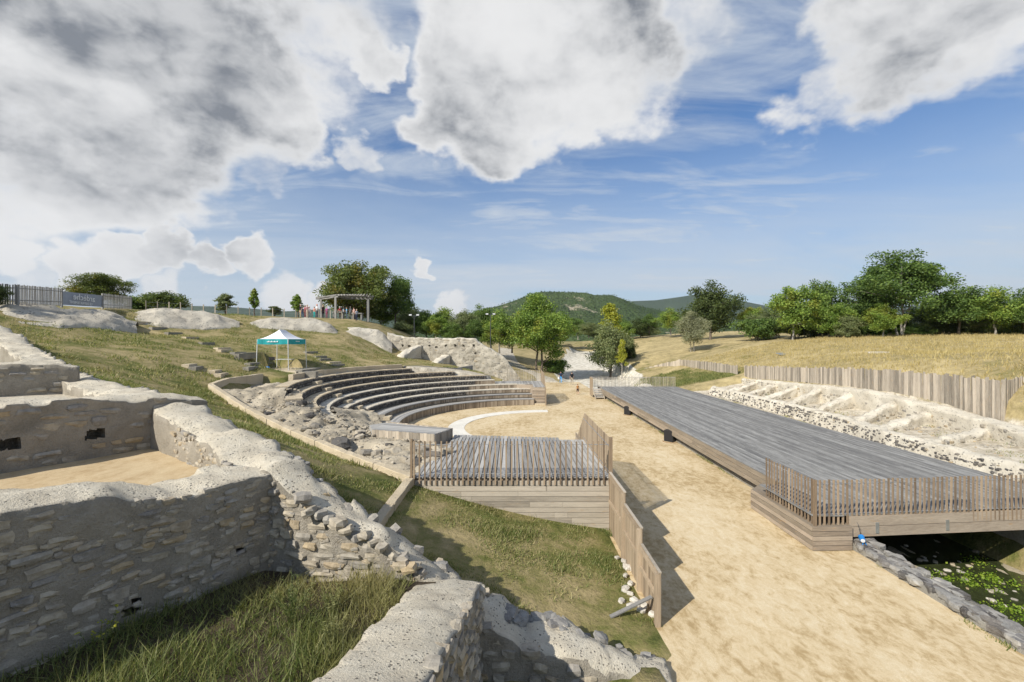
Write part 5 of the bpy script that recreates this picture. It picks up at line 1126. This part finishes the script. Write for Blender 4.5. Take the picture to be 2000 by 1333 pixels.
# ------------------------------------------------------------------ stone steps on the bank
def step_run(pxs, label, group, w=1.0, d=.38, h=.17):
    for (px, py) in pxs:
        p = hit(px, py, 18); mb = MB(); mb.box((-w/2, -d/2, -.25), (w/2, d/2, h)); o = link('stone_step', mb.mesh('stone_step', ['concrete' if px % 2 else 'kerbstone']), None, TR(p.x, p.y, p.z-.03, math.atan2(p.y-30.9, p.x-3)+math.pi/2+rr.uniform(-.06, .06))); tag(o, label, 'step', group)
step_run([(276, 632), (309, 643), (339, 653), (372, 662), (403, 673), (434, 683), (438, 687), (465, 692), (473, 697), (481, 702), (487, 707), (493, 713), (489, 721)], 'stone step in the long flight climbing from the canopy to the crest', 'long flight of stone steps', 1.25)
step_run([(370, 716), (383, 721), (420, 728), (432, 734)], 'short stone step sunk in the lawn below the long flight', 'lawn steps below the flight')
step_run([(607, 690), (625, 699), (633, 704), (652, 710), (659, 715)], 'stone step on the bank past the canopy', 'steps on the bank past the canopy', 1.3)

# ------------------------------------------------------------------ canopy on its platform
pl = thing('stone_platform', 'pale stone block platform under the canopy above the seating', 'platform', (-17, 33, 3.2))
part('slab', box_mesh(4.3, 4.9, .62, 'kerbstone'), pl, TR(-16.75, 33.2, 3.12))
for i in range(4): part('block', box_mesh(.9, .5, .5, 'concrete'), pl, TR(-16.6+.93*i, 31.05+.04*i, 3.15+.02*i, R(3)))
for i in range(3): part('block', box_mesh(.5, 1.0, .62, 'concrete'), pl, TR(-14.55, 31.5+1.04*i, 3.2))
PZ = 3.74; tx0, tx1, ty0, ty1 = -17.9, -15.75, 32.0, 34.7
tn = thing('canopy', 'pop-up canopy with white peaked roof and teal valance', 'canopy', (-16.8, 33.3, PZ))
ez, vz = 5.93, 5.58
for (x, y, sx, sy) in ((tx0, ty0, -1, -1), (tx1, ty0, 1, -1), (tx0, ty1, -1, 1), (tx1, ty1, 1, 1)):
    mb = MB(); mb.tube((x, y, ez), (x+sx*.06, y+sy*.05, PZ), .03, .024, 6); lg = part('leg', mb.mesh('leg', ['aluminium']), tn); mb = MB(); mb.box((-.08, -.08, 0), (.08, .08, .012)); part('foot', mb.mesh('foot', ['steel']), lg, TR(x+sx*.06, y+sy*.05, PZ))
def roof():
    mb = MB(); n = 12; cxm, cym = (tx0+tx1)/2, (ty0+ty1)/2; top = 6.62
    for k in range(n+1):
        u = k/n; z = ez+(top-ez)*(u**1.55); hx = (tx1-tx0)/2*(1-u)+.0*u; hy = (ty1-ty0)/2*(1-u)+.42*u
        for (sx, sy) in ((-1, -1), (1, -1), (1, 1), (-1, 1)): mb.V.append((cxm+sx*max(hx, .02), cym+sy*hy, z))
        sag = .04*math.sin(math.pi*u)
    for k in range(n):
        for i in range(4): mb.face([k*4+i, k*4+(i+1) % 4, k*4+4+(i+1) % 4, k*4+4+i])
    mb.face([n*4+i for i in range(4)]); return mb.mesh('roof', ['white_fabric'])
part('roof', roof(), tn)
for (a, b) in (((tx0, ty0), (tx1, ty0)), ((tx1, ty0), (tx1, ty1)), ((tx1, ty1), (tx0, ty1)), ((tx0, ty1), (tx0, ty0))):
    mb = MB(); a, b = Vector(a), Vector(b); nn = Vector((-(b-a).y, (b-a).x)).normalized()*-1; n = 16
    for i in range(n+1):
        u = i/n; p = a.lerp(b, u)+nn*(.02+.02*math.sin(u*19)); q = a.lerp(b, u)+nn*(.025+.035*math.sin(u*17+1)); mb.V += [(p.x, p.y, ez+.01), (q.x, q.y, vz-.03*math.sin(math.pi*u))]
    for i in range(n): mb.face([2*i, 2*i+1, 2*i+3, 2*i+2])
    part('valance', mb.mesh('valance', ['teal_fabric']), tn)
mb = MB(); [mb.box((-17.2+.1*i, ty0-.075, 5.72), (-17.13+.1*i, ty0-.07, 5.72+.05+.04*(i % 2))) for i in range(8)]; part('print', mb.mesh('print', ['white_print']), tn)
mb = MB(); [mb.box((tx1+.07, 33.0+.09*i, 5.75), (tx1+.075, 33.06+.09*i, 5.80)) for i in range(7)]; part('print', mb.mesh('print', ['white_print']), tn)
mb = MB(); [mb.tube((tx0, y, 5.75), (tx1, y, 5.75), .012, .012, 5) for y in (ty0+.05, ty1-.05)]; [mb.tube((x, ty0, 5.75), (x, ty1, 5.75), .012, .012, 5) for x in (tx0+.05, tx1-.05)]; part('truss', mb.mesh('truss', ['aluminium']), tn)
tb = thing('folding_table', 'light folding table with crossed legs under the canopy', 'table', (-16.6, 33.2, PZ))
part('table_top', box_mesh(1.1, .6, .03, 'aluminium'), tb, TR(-16.55, 33.2, PZ+.72))
for x in (-16.98, -16.12):
    for (y0, y1) in ((32.95, 33.45), (33.45, 32.95)): mb = MB(); mb.tube((x, y0, PZ), (x, y1, PZ+.72), .014, .014, 5); part('leg', mb.mesh('leg', ['dark_lamp']), tb)
fc = thing('folding_chair', 'black folding chair beside the table under the canopy', 'chair', (-17.35, 32.8, PZ))
part('seat', box_mesh(.42, .40, .025, 'black_plastic'), fc, TR(-17.35, 32.85, PZ+.45)); part('backrest', box_mesh(.42, .03, .25, 'black_plastic'), fc, TR(-17.42, 33.0, PZ+.66, .1))
for (x, y0, y1, zt) in ((-17.55, 32.6, 33.03, .9), (-17.15, 32.6, 33.03, .9), (-17.53, 33.0, 32.7, .46), (-17.17, 33.0, 32.7, .46)): mb = MB(); mb.tube((x, y0, PZ), (x, y1, PZ+zt), .012, .012, 5); part('leg', mb.mesh('leg', ['dark_lamp']), fc)
cr = thing('water_canister', 'small blue-topped canister on the ground under the canopy', 'canister', (-17.3, 32.25, PZ)); mb = MB(); mb.tube((0, 0, 0), (0, 0, .16), .12, .13, 10); part('body', mb.mesh('body', ['white_print']), cr, TR(-17.3, 32.25, PZ)); mb = MB(); mb.tube((0, 0, 0), (0, 0, .1), .135, .09, 10); part('lid', mb.mesh('lid', ['blue_paint']), cr, TR(-17.3, 32.25, PZ+.16))

# ------------------------------------------------------------------ crest: banner fence, wire fence, pergola
def slat_fence(label, a, b, n, hgt, mat='wood_grey'):
    a, b = Vector(a), Vector(b); t = thing('slat_fence', label, 'fence', a); ang = math.atan2(b.y-a.y, b.x-a.x)
    for i in range(n):
        p = a.lerp(b, i/(n-1)); part('slat', box_mesh(.07, .035, hgt, mat), t, TR(p.x, p.y, p.z+rr.uniform(-.03, .03), ang, 0, rr.uniform(-.02, .02)))
    for z in (.3, hgt-.2):
        mb = MB(); mb.tube(a+Vector((0, .03, z)), b+Vector((0, .03, z)), .03, .03, 5); part('rail', mb.mesh('rail', [mat]), t)
    for p in (a, b): part('post', box_mesh(.11, .11, hgt+.08, mat), t, TR(p.x, p.y, p.z-.1))
    return t
f0, f1, f2, f3, f4 = ray(-30, 594, 27), ray(34, 596, 28.3), ray(120, 598, 32.5), ray(200, 602, 38.5), ray(256, 605, 44.5)
slat_fence('grey slat fence disappearing behind the dark shrub', f0, f1, 14, 1.25); slat_fence('grey slat fence between the dark shrub and the banner', f1, f2, 30, 1.25); slat_fence('grey slat fence past the banner towards the bushes', f3, f4, 32, 1.25)
mb = MB(); mb.tube(f1+Vector((.3, .1, -.35)), f2+Vector((0, .1, -.35)), .16, .16, 6); tag(link('base_beam', mb.mesh('base_beam', ['wood_grey'])), 'dark timber beam lying under the slat fence', 'beam')
bn = thing('banner', 'grey banner seen from behind with mirrored white lettering on the slat fence', 'banner', f2)
u = (f3-f2).normalized(); Lb = (f3-f2).length; up = Vector((0, 0, 1)); bn_n = u.cross(up).normalized()
if bn_n.dot(f2) > 0: bn_n = -bn_n
mb = MB(); hb = .98
for i in range(13):
    for k in range(3): p = f2+u*(Lb*i/12)+up*(.08+hb*k/2)+bn_n*(.03*math.sin(i*.9+k)); mb.V.append(tuple(p))
for i in range(12):
    for k in range(2): mb.face([i*3+k, i*3+k+1, i*3+3+k+1, i*3+3+k])
part('cloth', mb.mesh('cloth', ['banner_grey']), bn)
def text_mesh(body, size):
    c = bpy.data.curves.new('t', 'FONT'); c.body = body; c.size = size; c.align_x = 'CENTER'; c.extrude = .004
    o = bpy.data.objects.new('t', c); COL.objects.link(o); bpy.context.view_layer.update(); me = bpy.data.meshes.new_from_object(o.evaluated_get(bpy.context.evaluated_depsgraph_get())); bpy.data.objects.remove(o); me.materials.clear(); me.materials.append(MATS['white_print']); return me
def put_text(body, size, along, zz):
    o0 = f2+u*(Lb*along)+up*zz+bn_n*.06; M = Matrix(((-u.x, 0, bn_n.x, o0.x), (-u.y, 0, bn_n.y, o0.y), (-u.z, 1, bn_n.z, o0.z), (0, 0, 0, 1)))
    part('lettering', text_mesh(body, size), bn, M @ Matrix.Diagonal((1.75, 1, 1, 1)))
put_text('ard\u00e8che', .66, .50, .50); put_text('LE DEPARTEMENT', .27, .42, .20)
for i in range(19):
    px = 285+i*22.5; Y = 50+i*.5; p = ray(px, 0, Y); z = hz(p.x, p.y)
    t = tag(link('fence_post', box_mesh(.08, .08, 1.15, 'wood_palisade'), None, TR(p.x, Y, z-.1, rr.uniform(0, 1), rr.uniform(-.03, .03))), 'thin wooden post of the wire fence along the crest', 'post', 'wire fence posts on the crest')
mb = MB()
for h_ in (.45, .9):
    q = None
    for i in range(19):
        p = ray(285+i*22.5, 0, 50+i*.5); p.z = hz(p.x, p.y)+h_
        if q: mb.tube(q, p, .006, .006, 4)
        q = p
tag(link('fence_wire', mb.mesh('fence_wire', ['steel'])), 'thin wire strung between the posts on the crest', 'wire')
pg = thing('pergola', 'grey timber pergola with open beam roof sheltering visitors on the crest', 'pergola', (-23.5, 60.5, 8.6))
PG = [(-26.0, 62.0), (-22.95, 59.2), (-19.6, 61.8), (-18.6, 58.9)]
ptop = 5.8+(CY-582)/FPX*60
for (x, y) in PG: part('post', box_mesh(.24, .24, ptop-8.3, 'wood_grey'), pg, TR(x, y, 8.3))
for (a, b) in ((0, 1), (2, 3), (0, 2), (1, 3)):
    A_, B_ = Vector((*PG[a], ptop-.05)), Vector((*PG[b], ptop-.05)); d = (B_-A_); mb = MB(); M = TR(A_.x, A_.y, A_.z, math.atan2(d.y, d.x)); mb.box((-.7, -.07, 0), (d.length+.7, .07, .2)); part('beam', mb.mesh('beam', ['wood_grey']), pg, M)
for i in range(13):
    u_ = i/12; A_ = Vector((*PG[0], 0)).lerp(Vector((*PG[2], 0)), u_*1.1-.05); B_ = Vector((*PG[1], 0)).lerp(Vector((*PG[3], 0)), u_*1.1-.05); d = B_-A_; mb = MB(); mb.box((-.8, -.05, 0), (d.length+.8, .05, .18)); part('rafter', mb.mesh('rafter', ['wood_grey']), pg, TR(A_.x, A_.y, ptop+.155, math.atan2(d.y, d.x)))
for (x, y, lab) in ((-23.0, 60.4, 'stone-topped display table under the pergola'), (-20.6, 60.6, 'second display table near the inner pergola posts')):
    t = thing('display_table', lab, 'table', (x, y, hz(x, y))); z = hz(x, y); part('table_top', box_mesh(1.5, .8, .12, 'wood_grey'), t, TR(x, y, z+.78)); part('leg', box_mesh(.14, .6, .8, 'wood_grey'), t, TR(x-.6, y, z-.02)); part('leg', box_mesh(.14, .6, .8, 'wood_grey'), t, TR(x+.6, y, z-.02))
# floodlight poles
for (px, pb, pt, Y, lab) in ((958, 684, 616, 66, 'dark floodlight pole with two lamps behind the holed wall end'), (809, 660, 618, 62, 'dark floodlight pole with two lamps near the dense maple')):
    b = ray(px, pb, Y); zt = ray(px, pt, Y).z; t = thing('floodlight_pole', lab, 'light pole', b); mb = MB(); mb.tube(b+Vector((0, 0, -1)), (b.x, b.y, zt), .06, .045, 8); part('pole', mb.mesh('pole', ['dark_lamp']), t)
    part('crossbar', box_mesh(1.2, .08, .08, 'dark_lamp'), t, TR(b.x, b.y, zt)); 
    for s in (-1, 1): l = part('lamp', box_mesh(.42, .22, .22, 'dark_lamp'), t, TR(b.x+s*.5, b.y, zt+.05, 0, R(-12))); part('lens', box_mesh(.36, .02, .16, 'lamp_glass'), l, TR(b.x+s*.5, b.y-.17, zt+.08))

# ------------------------------------------------------------------ speakers, stage lamp
def speaker(px, py, label):
    Y = CAMZ*FPX/(py-CY); x = (px-CX)/FPX*Y; t = thing('floor_speaker', label, 'speaker', (x, Y, 0), None); mb = MB(); w, d, h = .27, .26, .62
    mb.V += [(-w, -d, 0), (w, -d, 0), (w*.75, d, 0), (-w*.75, d, 0), (-w, -d, h), (w, -d, h), (w*.75, d, h), (-w*.75, d, h)]
    for q in ((0, 3, 2, 1), (4, 5, 6, 7), (0, 1, 5, 4), (1, 2, 6, 5), (2, 3, 7, 6), (3, 0, 4, 7)): mb.face(list(q))
    M = TR(x, Y, .02, R(50)); part('cabinet', mb.mesh('cabinet', ['black_plastic']), t, M)
    part('grille', box_mesh(.46, .015, .52, 'dark_lamp'), t, M @ TR(0, -d-.01, .05)); part('handle', box_mesh(.14, .02, .05, 'aluminium'), t, M @ TR(w*.5, -d-.02, .5))
    mb = MB(); [mb.tube((.42*math.cos(a*.5), .42*math.sin(a*.5)-.1, .015), (.42*math.cos(a*.5+.5), .42*math.sin(a*.5+.5)-.1, .015), .012, .012, 4) for a in range(5, 12)]; part('cable', mb.mesh('cable', ['rust']), t, TR(x, Y, 0))
speaker(1227, 810, 'black floor loudspeaker by the stage, the one nearer the wooden steps'); speaker(1308, 862, 'black floor loudspeaker by the stage, the one nearer the slatted stage railing')
t = thing('stage_lamp', 'small blue stage lamp on legs beside the stone footing', 'lamp', (9.72, 12.5, .16)); M = TR(9.62, 12.45, .16) @ Matrix.Scale(.62, 4)
mb = MB(); mb.tube((-.11, -.1, .33), (-.02, .12, .42), .10, .12, 10); part('lamp_body', mb.mesh('lamp_body', ['blue_paint']), t, M); mb = MB(); mb.tube((-.115, -.12, .325), (-.11, -.1, .33), .085, .09, 10); part('lens', mb.mesh('lens', ['lamp_glass']), t, M)
for (x, y) in ((-.15, -.1), (.13, -.12), (0, .15)): mb = MB(); mb.tube((0, 0, .3), (x, y, 0), .018, .022, 6); part('leg', mb.mesh('leg', ['blue_paint']), t, M)
mb = MB(); [mb.tube((-.05-.02*i, .1, .45+.14*i), (-.07-.02*i, .1+.03*(i+1), .45+.14*(i+1)), .01, .01, 5) for i in range(4)]; part('cable', mb.mesh('cable', ['black_plastic']), t, M)

# ------------------------------------------------------------------ people
def body_mesh(pose, seed):
    r = random.Random(seed); V = []; E = []; Rd = []
    def v(p, rad, par=None):
        V.append(p); Rd.append(rad if isinstance(rad, tuple) else (rad, rad))
        if par is not None: E.append((par, len(V)-1))
        return len(V)-1
    st = .16 if pose == 'walk' else .0
    pel = v((0, 0, .93), (.155, .115)); wa = v((0, 0, 1.08), (.14, .10), pel); chs = v((0, .0, 1.28), (.165, .115), wa); sh = v((0, .005, 1.42), (.12, .085), chs); nk = v((0, .0, 1.52), .052, sh); hd = v((0, -.01, 1.62), (.078, .092), nk); v((0, 0, 1.74), (.06, .07), hd)
    for s in (-1, 1):
        f = st*s; hip = v((s*.095, 0, .86), .092, pel); kn = v((s*.10, -f*.7-.01, .49), .062, hip); an = v((s*.10, -f*.8+(.10 if f < 0 else 0)+.01, .09), .042, kn); v((s*.115, -f*.8-.13+(.10 if f < 0 else 0), .035), .038, an)
        so = v((s*.195, 0, 1.39), .055, sh); 
        if pose == 'bent' or (pose == 'cross' and s > 0): el = v((s*.25, .03, 1.13), .042, so); wr = v((s*.12, -.20, 1.15), .030, el); hn = v((s*.06, -.26, 1.16), (.036, .018), wr); dr = Vector((-s*.6, -.8, .1))
        else: el = v((s*.255, .02+f*.5, 1.12), .042, so); wr = v((s*.265, -.05+f*1.0, .88), .030, el); hn = v((s*.265, -.06+f*1.05, .80), (.018, .036), wr); dr = Vector((0, -.15, -1))
        dr.normalize(); sd = dr.orthogonal().normalized()
        for k in range(5): v(tuple(Vector(V[hn])+dr*(.085-.012*abs(k-2))*(.7 if k == 0 else 1)+sd*(.019*(k-2))*(1.5 if k == 0 else 1)), .0085, hn)
    me = bpy.data.meshes.new('b'); me.from_pydata(V, E, []); o = bpy.data.objects.new('b', me); COL.objects.link(o)
    sk = o.modifiers.new('s', 'SKIN'); sk.use_smooth_shade = True; o.modifiers.new('u', 'SUBSURF').levels = 1
    for i, q in enumerate(me.skin_vertices[0].data): q.radius = Rd[i]; q.use_root = (i == 0)
    bpy.context.view_layer.update(); out = bpy.data.meshes.new_from_object(o.evaluated_get(bpy.context.evaluated_depsgraph_get())); bpy.data.objects.remove(o); return out
BODY = {p: body_mesh(p, 1) for p in ('stand', 'walk', 'bent', 'cross')}
def cloth_mat(c):
    n = 'cloth_%02x%02x%02x' % tuple(int(x*255) for x in c)
    if n not in MATS: m_plain(n, c, .85, 0, .12, .15)
    return n
def person(x, y, z, hgt, rz, pose, top, leg, hair, label, group=None, short=False, dress=False, item=None):
    t = thing('person', label, 'person', (x, y, z), group, rz); me = BODY[pose].copy(); me.materials.clear()
    for m in (cloth_mat(top), cloth_mat(leg), 'skin', 'black_plastic'): me.materials.append(MATS[m])
    for p in me.polygons:
        c = p.center; k = 0
        if c.z > 1.475: k = 2
        elif abs(c.x) > .185 and c.z < 1.2: k = 2
        elif pose in ('bent', 'cross') and c.y < -.13 and c.z > 1.05: k = 2
        elif c.z < .085: k = 3
        elif c.z < (.5 if short else 0): k = 2
        elif c.z < .98: k = 1
        p.material_index = k; p.use_smooth = True
    s = hgt/1.76
    o = bpy.data.objects.new('body', me); COL.objects.link(o); o.parent = t; o.scale = (s, s, s)
    bm = bmesh.new(); bmesh.ops.create_uvsphere(bm, u_segments=12, v_segments=8, radius=1.0)
    bmesh.ops.delete(bm, geom=[v for v in bm.verts if v.co.z < -.15 and v.co.y < .2], context='VERTS'); hm = bpy.data.meshes.new('hair'); bm.to_mesh(hm); bm.free(); hm.materials.append(MATS[cloth_mat(hair)])
    h = bpy.data.objects.new('hair', hm); COL.objects.link(h); h.parent = t; h.scale = (.088*s, .104*s, .11*s); h.location = (0, .008*s, 1.675*s)
    return t
def ground_person(px, py, **k): Y = CAMZ*FPX/(py-CY); return person((px-CX)/FPX*Y, Y, .0, **k)
ground_person(1117, 752.2, hgt=1.74, rz=math.pi, pose='walk', top=(.015, .015, .018), leg=(.36, .31, .24), hair=(.10, .08, .06), label='person in black shirt and light trousers walking away down the path')
q = ground_person(1095.5, 749.5, hgt=1.70, rz=math.pi, pose='walk', top=(.03, .04, .08), leg=(.10, .36, .72), hair=(.05, .04, .04), label='person in dark top and bright blue trousers carrying a white bag')
b = q.location; bg = thing('shoulder_bag', 'white bag carried by the person in bright blue trousers', 'bag', (b.x-.32, b.y-.05, .62)); mb = MB(); mb.tube((0, 0, .0), (0, 0, .28), .11, .08, 8); part('bag_body', mb.mesh('bag_body', ['white_print']), bg, TR(b.x-.32, b.y-.05, .60)); mb = MB(); mb.tube((0, 0, .26), (.05, 0, .5), .012, .012, 4); part('strap', mb.mesh('strap', ['white_print']), bg, TR(b.x-.32, b.y-.05, .60))
ground_person(1128.3, 771.2, hgt=1.15, rz=math.pi, pose='walk', top=(.35, .17, .06), leg=(.03, .02, .03), hair=(.30, .11, .03), label='small person with long reddish hair and dark shorts walking on the sand', short=True)
crowd = [(587, 1.78, (.03, .03, .04), (.45, .35, .22), (.7, .6, .55), 'stand', 'dark shirt and tan trousers'), (591, 1.45, (.05, .05, .08), (.06, .10, .2), (.2, .1, .07), 'stand', 'navy top and jeans'), (596, 1.68, (.35, .04, .08), (.22, .05, .07), (.5, .35, .3), 'cross', 'crimson clothes'), (600, 1.68, (.62, .35, .36), (.6, .5, .42), (.6, .45, .3), 'bent', 'pink top and cream trousers'),
         (604, 1.5, (.7, .65, .68), (.5, .5, .55), (.7, .5, .2), 'stand', 'pale top and grey trousers'), (614, 1.5, (.65, .32, .25), (.04, .42, .42), (.3, .2, .1), 'cross', 'salmon top and turquoise leggings'), (619, 1.7, (.70, .70, .72), (.08, .08, .1), (.75, .17, .03), 'bent', 'white shirt and bright orange cap'), (631, 1.72, (.05, .035, .035), (.05, .04, .05), (.45, .38, .3), 'stand', 'black outfit and pale hat'),
         (638, 1.55, (.4, .12, .3), (.3, .1, .15), (.75, .7, .65), 'bent', 'purple top and white cap'), (655.5, 1.8, (.012, .012, .014), (.012, .012, .014), (.02, .02, .02), 'stand', 'entirely black clothing'), (664, 1.6, (.55, .08, .10), (.5, .3, .28), (.7, .6, .52), 'bent', 'red top'), (671, 1.7, (.45, .52, .65), (.2, .22, .3), (.5, .38, .2), 'cross', 'light blue shirt and straw hat'),
         (677, 1.55, (.15, .45, .7), (.1, .12, .2), (.15, .1, .08), 'bent', 'bright blue top'), (684, 1.66, (.72, .70, .66), (.36, .33, .25), (.75, .68, .6), 'cross', 'white shirt and khaki trousers'), (691, 1.6, (.65, .42, .38), (.08, .08, .1), (.25, .15, .1), 'stand', 'peach top'), (696.5, 1.5, (.5, .53, .62), (.06, .07, .12), (.5, .4, .3), 'bent', 'greyish blue shirt')]
for i, (px, hg, top, leg, hair, pose, txt) in enumerate(crowd):
    Y = 58.6+(i % 3)*.8+(1.4 if 640 < px < 690 else 0); x = (px-CX)/FPX*Y; person(x, Y, hz(x, Y), hg, rt.uniform(-1.2, 1.2)+(math.pi if i % 2 else 0), pose, top, leg, hair, 'visitor in %s standing by the pergola' % txt, 'visitors at the pergola')

# ------------------------------------------------------------------ small loose things
o = link('stone_slab', box_mesh(1.6, .7, .18, 'mortar_pale'), None, TR(*hit(1716, 691, 28), .2)); tag(o, 'flat pale stone slab lying in the dry field', 'slab')
p = hit(1528, 694, 40); o = link('metal_sheet', box_mesh(1.5, .8, .05, 'steel'), None, TR(p.x, p.y, p.z+.1, .5, .3)); tag(o, 'grey sheet lying in the dry grass behind the palisade', 'sheet')

# ------------------------------------------------------------------ air
mh = bpy.data.materials.new('haze'); mh.use_nodes = True; mh.node_tree.nodes.clear(); th = NT(mh.node_tree)
pv = th.add('ShaderNodeVolumePrincipled'); pv.inputs['Color'].default_value = (.80, .88, 1.0, 1); pv.inputs['Density'].default_value = .00005; pv.inputs['Anisotropy'].default_value = .2
oh = th.add('ShaderNodeOutputMaterial'); th.l.new(pv.outputs[0], oh.inputs['Volume']); MATS['haze'] = mh
mb = MB(); mb.box((-9500, -9500, -6), (9500, 9500, 560)); kind(link('haze', mb.mesh('haze', ['haze'])), 'stuff')
